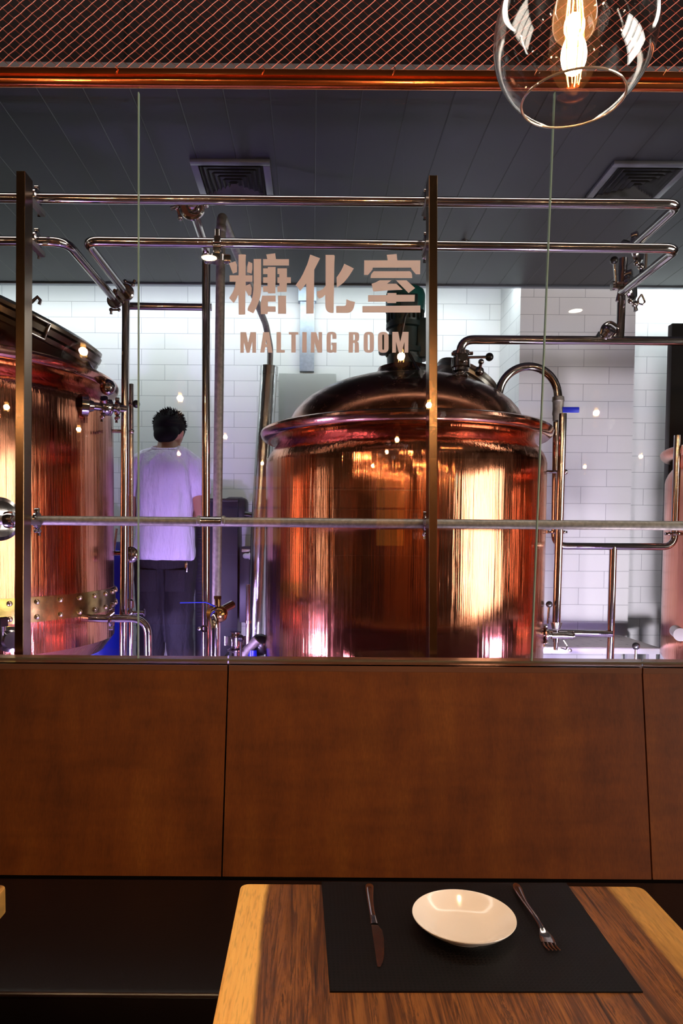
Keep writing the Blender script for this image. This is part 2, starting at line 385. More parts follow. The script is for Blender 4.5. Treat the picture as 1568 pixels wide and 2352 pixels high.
# timber slat screen along the back of the hall (mirrored in the copper)
t = thing('slat_screen', 'timber slat screen across the far end of the dining hall, mirrored in the copper', 'screen', (0, -6.9, 0))
MB().box(-4.4, 4.1, -6.95, -6.85, 0, 2.6).build('slat_board', M['slats'], t)
MB().box(-4.4, 4.1, -6.96, -6.82, 2.6, 2.66).build('top_rail', M['black'], t)
t = thing('bar_shelving', 'backlit bar shelving at the far end of the dining hall, seen only as a reflection', 'shelving', (.2, -6.6, 0))
MB().box(-1.3, 1.7, -6.84, -6.5, 0, 1.1).build('counter', M['slats'], t)
for k, x in enumerate((-.9, 1.0)):
    MB().box(x, x+.42, -6.82, -6.78, 1.25, 2.3).build('backlit_panel', M['backlit'], t)
for z in (1.5, 1.8, 2.1): MB().box(-1.25, 1.7, -6.80, -6.55, z, z+.03).build('shelf', M['black'], t)
# low wall under the glass
struct('wall_front', MB().box(-4.5, 4.2, 2.13, 2.222, -.1, 1.0), M['hallwall'])
# brewing room shell
struct('floor_2', MB().box(-4.5, 4.2, 2.222, 5.1, FZ-.1, FZ), M['floor_malt'])
CZ = P(784, 656, 4.24).z
TRZ = P(700, 151, 2.395).z
struct('ceiling_2', MB().box(-4.5, 4.2, 2.40, 4.24, CZ, CZ+.05), M['ceil'])
struct('ceiling_3', MB().box(-4.5, 4.2, 2.40, 5.1, 3.34, 3.40), M['hallceil'])
struct('wall_soffit', MB().box(-4.5, 4.2, 2.40, 2.44, TRZ, 3.34), M['soffit'])
struct('trim_1', MB().box(-4.5, 4.2, 2.385, 2.40, CZ, TRZ), plain('grey_trim', L(62,54,58), .6))
struct('trim_2', MB().box(-4.5, 4.2, 4.24, 4.255, CZ-.004, CZ+.03).box(-4.5, 4.2, 4.215, 4.24, CZ-.008, CZ), plain('ceiling_edge_trim', L(98,104,112), .35, .4))
struct('wall_rear', MB().box(-4.5, 1.215, 4.71, 4.8, FZ, 3.34), M['tiles'])
struct('wall_column', MB().box(1.211, 1.885, 4.262, 4.8, FZ, 3.34), M['tiles'])
struct('wall_alcove', MB().box(1.885, 4.2, 4.42, 4.8, FZ, 3.34), M['tiles'])
# ------------------------------------------------------------------ glazing
GY = 2.15
def pane(n, xl0, xl1, xr0, xr1, mat=M['glass']):
    zt, zb = 2.712, 1.0225
    mb = MB(); a = [Vector((xl0, GY, zt)), Vector((xr0, GY, zt)), Vector((xr1, GY, zb)), Vector((xl1, GY, zb))]
    mb.poly(a, (0, .008, 0)); return struct('window_%d' % n, mb, mat)
a0, a1 = P(318, 212, GY), P(317, 1512, GY); b0, b1 = P(1274, 212, GY), P(1221, 1518, GY)
g = .0012
pane(1, -2.6, -2.6, a0.x-g, a1.x-g); pane(2, a0.x+g, a1.x+g, b0.x-g, b1.x-g); pane(3, b0.x+g, b1.x+g, 2.6, 2.6)
for q, (u, v) in enumerate(((a0, a1), (b0, b1))):
    mb = MB(); mb.poly([Vector((u.x-.0016, GY-.0015, u.z)), Vector((u.x+.0016, GY-.0015, u.z)), Vector((v.x+.0016, GY-.0015, v.z)), Vector((v.x-.0016, GY-.0015, v.z))], (0, .011, 0))
    struct('trim_%d' % (3+q), mb, M['glass_edge'])
struct('trim_5', MB().box(-2.6, 2.6, GY-.006, GY+.014, 1.0221, 1.0262), plain('glass_bead', L(96,86,68), .3))
# ------------------------------------------------------------------ lettering on the glass
def cyl_pts(pts, x0, y0, s, Yp=GY-.0006):
    out = []
    for x, y in pts:
        p = P(x0+x/s, y0+y/s, Yp); out.append((p.x, p.z))
    return out
def glyph(name, loops, x0, y0, s, parent):
    cu = bpy.data.curves.new('g', 'CURVE'); cu.dimensions = '2D'; cu.fill_mode = 'BOTH'; cu.extrude = .0003
    for lp in loops:
        pts = cyl_pts(lp, x0, y0, s); sp = cu.splines.new('POLY'); sp.points.add(len(pts)-1)
        for i, (x, z) in enumerate(pts): sp.points[i].co = (x-parent.location.x, z-parent.location.z, 0, 1)
        sp.use_cyclic_u = True
    ob = bpy.data.objects.new('g', cu); C.objects.link(ob)
    bpy.context.view_layer.update()
    me = bpy.data.meshes.new_from_object(ob); bpy.data.objects.remove(ob)
    me.transform(Matrix.Rotation(PI/2, 4, 'X')); me.materials.clear(); me.materials.append(M['vinyl'])
    o = bpy.data.objects.new(name, me); C.objects.link(o); o.parent = parent; return o
c0 = P(745, 820, GY)
sign = thing('window_lettering', 'pale pink cut lettering on the middle glass pane, three Chinese characters above MALTING ROOM', 'lettering', (c0.x, GY-.0009, c0.z))
s1 = 9.2235
G1 = [[(52,277),(190,232),(222,310),(222,462),(135,495)],
 [(465,238),(548,275),(548,400),(530,495),(435,465),(440,340)],
 [(255,92),(300,86),(395,88),(412,100),(405,180),(403,530),(548,530),(548,665),(405,665),(405,750),(500,710),(535,800),(525,940),(470,970),(400,840),(398,1362),(258,1362),(252,930),(215,1020),(155,1118),(55,1012),(110,925),(150,850),(180,765),(195,665),(65,665),(65,530),(255,530)],
 [(575,185),(733,185),(733,860),(720,950),(700,1040),(640,1200),(568,1338),(445,1275),(450,1230),(460,1200),(500,1130),(530,1060),(555,950),(568,860),(575,760)],
 [(840,88),(1030,65),(1048,187),(1322,187),(1322,322),(775,322),(775,187),(865,187)],
 [(775,383),(875,383),(875,355),(1040,355),(1035,912),(875,912),(875,880),(775,880),(775,760),(868,760),(868,692),(775,692),(775,572),(868,572),(868,505),(775,505)],
 [(1078,383),(1280,383),(1280,572),(1363,572),(1363,695),(1280,695),(1272,882),(1078,882),(1078,760),(1118,760),(1118,695),(1078,695),(1078,572),(1118,572),(1118,503),(1078,503)],
 [(755,960),(1042,960),(1042,1088),(878,1088),(878,1188),(1042,1188),(1042,1303),(878,1303),(870,1352),(725,1352),(722,1120)],
 [(1092,962),(1262,962),(1262,1345),(1092,1345)]]
G2 = [[(388,90),(598,170),(475,410),(470,900),(460,1343),(303,1343),(303,700),(245,780),(175,860),(130,790),(78,742),(180,600),(235,500),(280,400),(320,310),(345,240)],
 [(715,98),(890,98),(908,120),(900,260),(885,1327),(820,1325),(780,1313),(750,1290),(725,1250),(712,1200),(708,1150),(708,940),(675,975),(640,1003),(578,1025),(545,985),(530,940),(530,875),(620,840),(670,805),(715,750)],
 [(1110,285),(1313,385),(1220,530),(1165,605),(1100,680),(1020,745),(950,792),(948,575),(1000,500),(1050,420),(1085,345)],
 [(1155,1035),(1240,1075),(1340,1092),(1315,1200),(1300,1250),(1275,1285),(1240,1310),(1180,1327),(938,1327),(938,1180),(1115,1178),(1140,1160),(1150,1120)]]
G3 = [[(627,95),(835,78),(850,213),(1338,213),(1332,508),(1243,508),(1148,395),(1143,367),(330,367),(325,405),(230,522),(145,522),(148,213),(645,213)],
 [(350,443),(1115,443),(1145,470),(1160,510),(1165,588),(283,588),(286,540),(300,500)],
 [(475,635),(725,635),(630,708),(830,708),(960,835),(620,850),(340,875),(305,710),(390,680)],
 [(820,635),(1045,635),(1225,800),(1088,905)],
 [(230,950),(637,950),(637,905),(830,905),(830,942),(1220,942),(1215,1085),(825,1088),(825,1118),(637,1118),(630,1088),(230,1088)],
 [(110,1182),(1338,1170),(1338,1318),(110,1318)]]
for Gk, x0 in ((G1, 520), (G2, 670), (G3, 820)): glyph('character', Gk, x0, 575, s1, sign)
def rr(x0, x1, y0, y1, r):
    o = []
    for cx, cy, a in ((x1-r, y0+r, -90), (x1-r, y1-r, 0), (x0+r, y1-r, 90), (x0+r, y0+r, 180)):
        for k in range(6):
            t = math.radians(a+90*k/5); o.append((cx+r*math.cos(t), cy+r*math.sin(t)))
    return o
s2 = 7.4667
LA = [[[(88,97),(188,97),(222,270),(262,97),(358,97),(358,450),(293,450),(293,260),(245,450),(195,450),(148,265),(148,450),(88,450)]],
 [[(480,97),(582,97),(640,447),(562,447),(550,355),(515,355),(503,447),(428,447)], [(533,220),(522,305),(545,305)]],
 [[(708,97),(785,97),(785,405),(850,405),(850,447),(708,447)]],
 [[(918,97),(1080,97),(1080,140),(1038,140),(1038,447),(962,447),(962,140),(918,140)]],
 [[(1150,97),(1225,97),(1225,447),(1147,447)]],
 [[(1298,97),(1388,97),(1430,250),(1430,97),(1490,97),(1490,447),(1412,447),(1357,265),(1357,447),(1293,447)]]]
LB = [[[(72,160),(80,125),(100,102),(130,92),(185,92),(215,102),(236,125),(243,160),(243,215),(172,215),(172,150),(165,138),(158,135),(150,138),(145,150),(145,395),(150,403),(158,405),(168,400),(172,390),(172,320),(155,320),(155,277),(243,277),(243,447),(205,447),(185,435),(165,449),(135,452),(100,443),(80,425),(72,395)]],
 [[(455,97),(580,97),(610,106),(627,125),(632,150),(632,205),(622,240),(592,262),(615,275),(626,300),(630,447),(555,447),(555,300),(552,287),(545,282),(528,282),(525,447),(450,447)], [(530,138),(548,138),(556,145),(558,158),(558,218),(554,232),(545,238),(530,238)]],
 [rr(708,885,92,450,72), rr(780,812,138,405,15)], [rr(952,1135,92,450,74), rr(1028,1058,138,400,14)],
 [[(1200,92),(1300,92),(1335,265),(1375,92),(1478,92),(1472,447),(1408,447),(1408,262),(1358,447),(1310,447),(1262,262),(1262,447),(1197,447)]]]
for g_ in LA: glyph('letter', g_, 540, 750, s2, sign)
for g_ in LB: glyph('letter', g_, 740, 750, s2, sign)
# ------------------------------------------------------------------ copper rail and wire mesh above the glass
RY = 2.13
zb = P(784, 207, RY).z; zt = P(784, 166, RY).z
t = thing('copper_rail', 'polished copper rail running across the top of the glass', 'rail', (0, RY, zb))
prof = [(0,.001),(-.004,0),(-.012,.001),(-.019,.006),(-.022,.014),(-.020,.022),(-.014,.027),(-.013,.030),(-.018,.033),(-.019,.038),(-.018,.050),(-.014,.054),(0,.054)]
mb = MB(); hs = (zt-zb)/.054
sec = [Vector((-2.7, RY+u, zb+v*hs)) for u, v in prof]
mb.poly(sec, (5.4, 0, 0)); mb.build('rail_body', M['copper_rail'], t)
for px in (268, 604, 1232, 1528, 905):
    q = P(px, 168, RY-.02); MB().tube([q+Vector((-.006,0,-.006)), q+Vector((0,-.003,.004)), q+Vector((.003,0,.012)), q+Vector((-.002,-.002,.018))], .0013, 0, 6).build('wire_tie', M['copper_rail'], t)
pit, pv = .0345, .0289
t = thing('wire_mesh_screen', 'copper coloured diamond wire mesh stretched above the copper rail', 'mesh screen', (0, RY, zt))
mb = MB(); x0, x1, z0, z1 = -1.55, 1.75, zt-.002, 3.3
n = int((z1-z0)/(pv/2)); 
for d, r, yo in ((1, .00105, -.0015), (-1, .00075, .0012)):
    k0 = int((x0-(n*pit/2))/pit)-1
    for k in range(k0, int((x1+n*pit/2)/pit)+2):
        pts = []
        for i in range(n+1):
            x = k*pit + d*i*pit/2; 
            if x < x0 or x > x1: continue
            pts.append(Vector((x, RY+yo+(.0009 if (i+k) % 2 else -.0009), z0+i*pv/2)))
        if len(pts) > 1: mb.sweep(pts, r, 5, False)
mb.build('wire_mesh', plain('mesh_wire', L(190,88,64), .4, .6), t)

# ------------------------------------------------------------------ backrest panels with ledge
YB, YT, ZB, ZT = 1.96, 2.075, .45, 1.022
def px_x(px, py, y): return P(px, py, y).x
seams = [(-2.6, -2.6), (px_x(524,1532,YT), px_x(509,2030,YB)), (px_x(1474,1536,YT), px_x(1497,2033,YB)), (2.6, 2.6)]
labs = ['brown veneered backrest panel left of the table under the left glass pane', 'wide brown veneered backrest panel directly behind the laid table', 'brown veneered backrest panel at the far right behind the bench']
for i in range(3):
    (a, b), (c, d) = seams[i], seams[i+1]
    t = thing('backrest_panel', labs[i], 'wall panel', ((b+d)/2, YB, ZB), 'backrest panels')
    e = .0022
    mb = MB(); mb.poly([Vector((b+e, YB, ZB)), Vector((d-e, YB, ZB)), Vector((c-e, YT, ZT)), Vector((a+e, YT, ZT))], (0, .02, .0))
    mb.build('panel_face', M['veneer'], t)
    k = 2.226/YT
    mb = MB(); mb.poly([Vector((a+e, YT-.004, ZT)), Vector((c-e, YT-.004, ZT)), Vector((c*k-e, 2.228, ZT)), Vector((a*k+e, 2.228, ZT))], (0, 0, -.016))
    mb.build('ledge', M['ledge'], t)
# fix: ledge top is level with the panel top
# ------------------------------------------------------------------ bench
t = thing('bench_seat', 'long black leather bench seat running below the brown panels', 'bench', (0, 1.7, 0))
mb = MB(); mb.box(-2.6, 2.6, 1.447, 1.955, .34, .45, .018); mb.build('cushion', M['leather'], t)
mb = MB(); mb.tube([Vector((-2.6, 1.452, .443)), Vector((2.6, 1.452, .443))], .0055, 0, 10); mb.build('piping', M['leather_edge'], t)
MB().box(-2.6, 2.6, 1.50, 1.955, 0, .34).build('base', M['cabdark'], t)
# ------------------------------------------------------------------ tables
TZ = .76
def table(xl, xr, yb, yf, label, wl, wr, thick=.045):
    cx = (xl+xr)/2; t = thing('dining_table', label, 'table', (cx, (yb+yf)/2, 0), 'wooden dining tables')
    mb = MB(); b2 = bmesh.new(); r = .016
    pts = []
    for (ux, uy, a) in ((xr-r, yb-r, 0), (xl+r, yb-r, 90), (xl+r, yf+r, 180), (xr-r, yf+r, 270)):
        for k in range(6):
            an = math.radians(a+90*k/5); pts.append(b2.verts.new((ux+r*math.cos(an), uy+r*math.sin(an), TZ-thick)))
    f = b2.faces.new(pts); ex = bmesh.ops.extrude_face_region(b2, geom=[f])
    bmesh.ops.translate(b2, vec=(0,0,thick), verts=[v for v in ex['geom'] if isinstance(v, bmesh.types.BMVert)])
    top = [e for e in b2.edges if all(v.co.z > TZ-.001 for v in e.verts)]
    bmesh.ops.bevel(b2, geom=top, offset=.004, segments=2, affect='EDGES', profile=.6)
    mb.join(b2); mb.build('tabletop', tabletop(xl-cx, xr-cx, wl, wr), t)
    for sx in (xl+.1, xr-.1):
        for sy in (yb-.1, yf+.1):
            MB().box(sx-.022, sx+.022, sy-.022, sy+.022, 0, TZ-thick).build('leg', M['tableleg'], t)
    MB().box(xl+.08, xr-.08, yb-.115, yb-.085, TZ-thick-.06, TZ-thick).build('apron', M['tableleg'], t)
    return t
tl_, tr_ = PZ(553, 2029, TZ), PZ(1472, 2033, TZ)
table(tl_.x, tr_.x, tl_.y, .32, 'walnut dining table with pale sapwood edges, laid with plate, knife and fork', .049, .066)
x2 = PZ(9, 2043, TZ).x
table(x2-.73, x2, tl_.y-.01, .32, 'neighbouring wooden table of which only one corner shows at the left edge', .03, .012)
# placemat
mp_ = [PZ(738,2028,TZ), PZ(1300,2031,TZ), PZ(1476,2281,TZ), PZ(757,2280,TZ)]
o = MB().poly([Vector((p.x, p.y, TZ+.0002)) for p in mp_], (0,0,.0022)).build('placemat', M['placemat'])
tag(o, 'black woven placemat under the white plate on the walnut table', 'placemat')
MZ = TZ+.0026
# plate
zr = MZ+.026
pl = PZ(945.5, 2085, zr); pr = PZ(1188, 2117, zr); pc = (pl+pr)/2; R = (pr-pl).length/2*.985
o = MB().lathe([(0,.004),(.3*R,.004),(.5*R,.0045),(.6*R,.0062),(.7*R,.0105),(.86*R,.0195),(.97*R,.0255),(R,.0265),(1.004*R,.0255),(R*.99,.0235),(.88*R,.0155),(.7*R,.0065),(.6*R,.003),(.58*R,0),(.52*R,0),(.5*R,.002),(0,.002)], 72, Matrix.Translation((pc.x, pc.y, MZ))).build('plate', M['porcelain'])
tag(o, 'round white porcelain plate on the black placemat between knife and fork', 'plate')
# cutlery: sections swept along the centre line
def cut(pts, mat, name, parent, z0=MZ):
    mb = MB(); c = [PZ(x, y, z0) for x, y, w, h in pts]
    c = [Vector((p.x, p.y, z0+hh+zz)) for p, (hh, zz) in zip(c, [(q[3], 0) for q in pts])]
    mb.sweep(c, [(q[2], q[3]) for q in pts], 14); return mb.build(name, mat, parent)
k0 = PZ(860, 2130, TZ)
t = thing('table_knife', 'steel table knife lying left of the white plate', 'knife', (k0.x, k0.y, MZ))
def PK(x, y): return (820+x/10.225, 2010+y/10.225)
kn = [(290,232,.002,.001),(290,250,.006,.0022),(291,300,.0078,.003),(292,380,.0075,.0034),(302,560,.0062,.0034),(322,750,.0054,.0036),(350,930,.0052,.0036),(372,1030,.0056,.0038)]
cut([PK(a, b)+(w_, h) for a, b, w_, h in kn], M['cutlery'], 'handle', t)
bl = [(372,1030,.0056,.0036),(385,1080,.0054,.003),(402,1180,.0064,.0022)]
cut([PK(a, b)+(w_, h) for a, b, w_, h in bl], M['cutlery'], 'bolster', t)
out = [(330,1180),(485,1190),(590,1310),(625,1500),(638,1700),(632,1900),(600,2060),(545,2170),(470,2168),(420,1800),(375,1500),(345,1280)]
mb = MB(); mb.poly([PZ(*PK(a, b), MZ+.0012) for a, b in out], (0,0,.0013)); mb.build('blade', M['cutlery'], t)
f0 = PZ(1240, 2110, TZ)
t = thing('table_fork', 'steel table fork lying right of the white plate', 'fork', (f0.x, f0.y, MZ))
def PF(x, y): return (1170+x/11.2, 2010+y/11.2)
hn = [(150,215,.003,.0012),(170,250,.0062,.002),(210,340,.0078,.0024),(270,470,.0066,.0026),(400,700,.0046,.0026),(560,930,.0040,.0028),(690,1110,.0042,.0026),(760,1230,.0036,.0024),(840,1380,.0048,.002)]
def fk(pts, name, dz):
    mb = MB(); c = []
    for i, (a, b, w_, h) in enumerate(pts):
        p = PZ(*PF(a, b), MZ+dz[i]+h); c.append(p)
    mb.sweep(c, [(q[2], q[3]) for q in pts], 12); return mb.build(name, M['cutlery'], t)
fk(hn, 'handle', [.004,.004,.004,.004,.005,.006,.006,.005,.0035])
fk([(840,1380,.0048,.002),(880,1470,.0078,.0016),(930,1560,.0105,.0013),(965,1650,.0115,.0012),(1000,1740,.0112,.0012)], 'fork_head', [.0035,.0015,0,0,.0003])
for k in range(4):
    a = (860+95*k, 1760); 
    fk([(a[0]+8, a[1]-20, .0020, .0011),(a[0]+32, a[1]+45, .0019, .0011),(a[0]+95, a[1]+115, .0017, .0010),(a[0]+150, a[1]+165, .0011, .0008)], 'tine', [.0004,.0006,.003,.006])
# ------------------------------------------------------------------ pendant lamps
def pendant(px, py_open, Y, label):
    p = P(px, py_open, Y); zo = p.z; x, y = p.x, p.y
    t = thing('pendant_lamp', label, 'pendant lamp', (x, y, zo), 'clear glass globe pendants')
    R = .118; zc = .092
    pr_ = [(.0745,.0), (.0765,-.0016), (.0775,.0005)]
    a0 = math.asin(.0775/R); n = 26
    zs = []
    for k in range(n+1):
        a = PI-a0 - (PI-a0-.24)*k/n
        r = R*math.sin(a); z = zc-R*math.cos(PI-a)*1.0 if False else zc+R*math.cos(a)*(1.0 if math.cos(a) < 0 else 1.12)
        zs.append((r, z))
    outer = [(.0745,.0)] + zs[1:]
    inner = [(r-.0022, z) for r, z in outer[::-1]]
    MB().lathe(outer+inner+[outer[0]], 64, Matrix.Translation((x, y, zo)), cap=False).build('glass_shade', M['lamp_glass'], t)
    zt_ = zs[-1][1]+zo
    rb = MB(); rb.sweep([Vector((x+.0745*math.cos(2*PI*k/48), y+.0745*math.sin(2*PI*k/48), zo)) for k in range(49)], .0017, 8, False); rb.build('rim', M['glass_rim'], t)
    MB().lathe([(0,-.01),(.032,-.01),(.034,0),(.032,.012),(.02,.02),(.018,.05),(.008,.058),(0,.058)], 28, Matrix.Translation((x, y, zt_))).build('lamp_cap', M['socket'], t)
    MB().lathe([(0,0),(.014,0),(.015,.05),(.0,.05)], 20, Matrix.Translation((x, y, zt_-.055))).build('socket', M['socket'], t)
    zb_ = zo+.083
    bp = [(0,0),(.010,.0008),(.020,.005),(.028,.0135),(.0318,.025),(.0325,.036),(.031,.05),(.0265,.067),(.020,.085),(.0145,.10),(.013,.115)]
    bo = MB().lathe(bp, 32, Matrix.Translation((x, y, zb_)), cap=False).build('bulb', M['bulb_glass'], t)
    mb = MB()
    for k in range(6):
        a = 2*PI*k/6+.3
        mb.tube([Vector((x+.007*math.cos(a), y+.007*math.sin(a), zb_+.095)), Vector((x+.013*math.cos(a+.25), y+.013*math.sin(a+.25), zb_+.026))], .00085, 0, 6)
    mb.build('filament', M['filament'], bo)
    MB().cyl((x, y, zt_+.05), (x, y, 3.352), .0028, seg=8).build('cord', M['cord'], t)
    ld = bpy.data.lights.new('bulb_light', 'POINT'); ld.energy = LAMP_W; ld.color = (1, .68, .42); ld.shadow_soft_size = .016
    lo = bpy.data.objects.new('bulb_light', ld); C.objects.link(lo); lo.parent = t; lo.location = (0, 0, .083+.05)
    return t
LAMP_W = 12.5
lamp = pendant(1315, 229, 1.11, 'clear glass globe pendant with glowing bulb hanging over the laid table')
lz = lamp.location.z
spots = [((190,806), 'clear glass globe pendant over the neighbouring left table'),
 ((1370,948), 'clear glass globe pendant just behind the viewer, right of the aisle'),
 ((985,930), 'clear glass globe pendant just behind the viewer, above the centre aisle'),
 ((413,914), 'clear glass globe pendant just behind the viewer on the left'),
 ((14,935), 'clear glass globe pendant at the far left beside the left wall'),
 ((180,986), 'clear glass globe pendant in the second row, farthest left'),
 ((517,1003), 'clear glass globe pendant in the second row, left of the middle'),
 ((912,1010), 'clear glass globe pendant in the second row, in the middle'),
 ((410,1042), 'clear glass globe pendant in the third row, left'),
 ((888,1038), 'clear glass globe pendant in the third row, middle'),
 ((602,1064), 'clear glass globe pendant in the fourth row, left of the middle'),
 ((856,1070), 'clear glass globe pendant in the fourth row, middle'),
 ((1472,1048), 'clear glass globe pendant in the third row, right'),
 ((1343,1072), 'clear glass globe pendant in the fourth row, right')]
bz = lz+.133
for (px, py), lab in spots:
    d = ray(px, py); tt = (bz-CAM_H)/d.z; vx, vy = d.x*tt, d.y*tt
    dup(lamp, (vx, 2*GY-vy, lz), lab)
# hall ceiling downlights that show as bright ovals in the glass
for (px, py), lab in (((480,592), 'round recessed downlight in the hall ceiling left of the viewer'), ((1322,714), 'round recessed downlight in the hall ceiling right of the viewer')):
    d = ray(px, py); tt = (3.345-CAM_H)/d.z; x, y = d.x*tt, 2*GY-d.y*tt
    t = thing('ceiling_downlight', lab, 'downlight', (x, y, 3.35), 'hall downlights')
    MB().lathe([(.055,0),(.07,0),(.07,-.006),(.055,-.004)], 32, Matrix.Translation((x, y, 3.35)), cap=False).build('bezel', M['white_plastic'], t)
    MB().lathe([(0,-.001),(.054,-.001),(.054,-.003),(0,-.003)], 32, Matrix.Translation((x, y, 3.35))).build('lens', M['downlight'], t)
# ================================================================== TANKS
def rev(prof, cx, cy, seg=96): return MB().lathe(prof, seg, Matrix.Translation((cx, cy, 0)), cap=False)
def arc(c, r, a0, a1, n=10):
    return [(c[0]+r*math.cos(math.radians(a0+(a1-a0)*k/n)), c[1]+r*math.sin(math.radians(a0+(a1-a0)*k/n))) for k in range(n+1)]
def tank_profile(R, zr, zbot, lip=.038, neck=.05):
    # lower shell with a rounded shoulder that draws in to a neck under the rim
    sh = zr-.135
    body = [(R*.55, zbot-.06), (R*.8, zbot-.035), (R*.94, zbot-.01), (R, zbot+.05)]
    body += [(R, zbot+.05+(sh-zbot-.05)*k/8) for k in range(1, 9)]
    body += [(R-.004, sh+.02), (R-.014, sh+.042), (R-.028, sh+.062), (R-neck+.004, sh+.082), (R-neck, sh+.10)]
    tip = R+.025
    rim = [(R-neck, sh+.10), (R-neck+.012, zr-.032), (R-.02, zr-.034), (tip-.018, zr-.028), (tip-.005, zr-.016), (tip, zr), (tip-.004, zr+.010), (tip-.016, zr+.017), (tip-.036, zr+.021), (tip-.065, zr+.023), (R-.11, zr+.026)]
    return body, rim
def flange_clamp(parent, pos, axis, r, name='pipe_clamp', wing=True, side=None):
    pos = Vector(pos); ax = Vector(axis).normalized()
    m = axmat(pos, ax); mb = MB()
    w_ = r*.42
    mb.lathe([(r*1.02,-w_),(r*1.6,-w_),(r*1.9,-w_*.45),(r*1.9,w_*.45),(r*1.6,w_),(r*1.02,w_)], 24, m)
    sd = Vector(side) if side else (Vector((0,0,-1)) if abs(ax.z) < .7 else Vector((1,0,0)))
    sd = (sd-ax*sd.dot(ax)).normalized(); ot = ax.cross(sd)
    if wing:
        c = pos+sd*r*2.2
        mb.cyl(c-ot*r*.9, c+ot*r*.9, r*.24, seg=10)
        mb.ball(c-ot*r*.9, r*.42, (1,1,1), 10); mb.ball(c+ot*r*.95, r*.5, (1,1,1), 10)
        mb.cyl(c+ot*r*.95, c+ot*r*.95+sd*r*1.0, r*.2, r*.34, 10)
        c2 = pos-sd*r*2.05; mb.cyl(c2-ax*w_*1.0, c2+ax*w_*1.0, r*.46, seg=12)
    return mb.build(name, M['steel'], parent)
# ---- centre tank
TX, TY, TR = (925-PX0)/F_PX*3.17-.004, 3.165, .600
ZRIM = P(1262, 991, 3.06).z-.010
t = thing('copper_brew_kettle', 'large copper brewing kettle with domed top and green motor in the middle of the room', 'brewing kettle', (TX, TY, FZ))
body, rim = tank_profile(TR, ZRIM, .80)
rev(body, TX, TY, 128).build('shell', M['copper'], t)
rev(rim+[(TR-.12, ZRIM+.01)], TX, TY, 128).build('rim', M['copper_low'], t)
rd = .507; dz = ZRIM+.03
dome = [(rd, dz-.02), (rd, dz), (rd*.985, dz+.03), (rd*.955, dz+.062), (rd*.9, dz+.095), (rd*.82, dz+.128), (rd*.72, dz+.158), (rd*.6, dz+.184), (rd*.46, dz+.206), (rd*.32, dz+.222), (.14, dz+.229), (.13, dz+.232)]
rev(dome, TX, TY, 96).build('dome', M['copper_dome_shaded'], t)
ztop = dz+.232
col = [(.16, ztop-.012), (.135, ztop+.004), (.118, ztop+.018), (.114, ztop+.032), (.09, ztop+.036), (0, ztop+.036)]
rev(col, TX, TY, 48).build('collar', M['copper_dome_shaded'], t)
mz = ztop+.036; mtop = P(935, 660, 3.16).z; X, Y = TX, TY
gear = MB().lathe([(.06,0),(.075,.01),(.078,.05),(.086,.055),(.086,.075),(.07,.08),(.07,.16),(.082,.165),(.082,.185),(0,.185)], 40, Matrix.Translation((X, Y, mz)))
gear.box(X-.112, X-.05, Y-.055, Y+.035, mz+.055, mz+.13, .012).box(X+.045, X+.098, Y-.06, Y+.04, mz+.03, mz+.20, .01)
for k in range(6):
    a = 2*PI*k/6+.2; gear.cyl((X+.078*math.cos(a), Y+.078*math.sin(a), mz+.04), (X+.078*math.cos(a), Y+.078*math.sin(a), mz+.09), .007, seg=8)
mo = gear.build('motor', M['dkgreen'], t, 'dark green upright stirring motor')
h0 = mz+.185; h1 = mtop-.10
fins = MB().lathe([(.066,h0),(.07,h0+.01),(.07,h1),(0,h1)], 40, Matrix.Translation((X, Y, 0)))
for k in range(22):
    a = 2*PI*k/22; m_ = Matrix.Translation((X, Y, 0)) @ Matrix.Rotation(a, 4, 'Z'); fins.box(.066, .082, -.002, .002, h0+.01, h1, 0, m_)
fins.box(X-.03, X+.04, Y-.105, Y-.07, h0+.03, h0+.10, .006)
fins.build('motor_fins', M['dkgreen'], mo)
MB().lathe([(.084,h1-.006),(.085,h1),(.085,mtop-.034),(.079,mtop-.016),(.064,mtop-.004),(.03,mtop),(0,mtop)], 48, Matrix.Translation((X, Y, 0))).build('fan_cover', M['green'], mo, 'teal rounded fan cover')
mb = MB().tube([Vector((X+.03,Y-.08,h0+.06)), Vector((X-.01,Y-.12,h0+.02)), Vector((X-.03,Y-.11,mz+.1)), Vector((X+.02,Y-.12,mz)), Vector((X+.04,Y-.16,mz-.05))], .006, .03, 10)
mb.build('motor_cable', M['black'], mo)
# small manway on the kettle dome
mp = Vector((TX+.30, TY+.20, dz+.232)); mm = axmat(mp, (.50, .10, .86))
mw = MB().lathe([(.135,-.09),(.135,.0),(.155,.004),(.158,.018),(.150,.024),(.158,.028),(.158,.042),(.12,.056),(.05,.064),(0,.066)], 48, mm).build('manway', M['steel_dull'], t)
mb = MB(); q = mm @ Vector((.02,-.155,.03)); mb.ball(q, .022, (1,1,1), 12).cyl(q, q+Vector((.0,-.03,.03)), .007, seg=8).ball(q+Vector((0,-.032,.035)), .013, (1,1,1), 10)
mb.build('clamp_knob', M['steel'], mw)
for k in range(3):
    a = 2*PI*k/3+.5; MB().cyl((TX+.46*math.cos(a), TY+.46*math.sin(a), FZ), (TX+.46*math.cos(a), TY+.46*math.sin(a), .80), .035).build('leg', M['steel_dull'], t)
mb = MB(); a = math.radians(-2)
for z in (P(1240,1083,3.1).z, P(1240,1250,3.1).z): pass
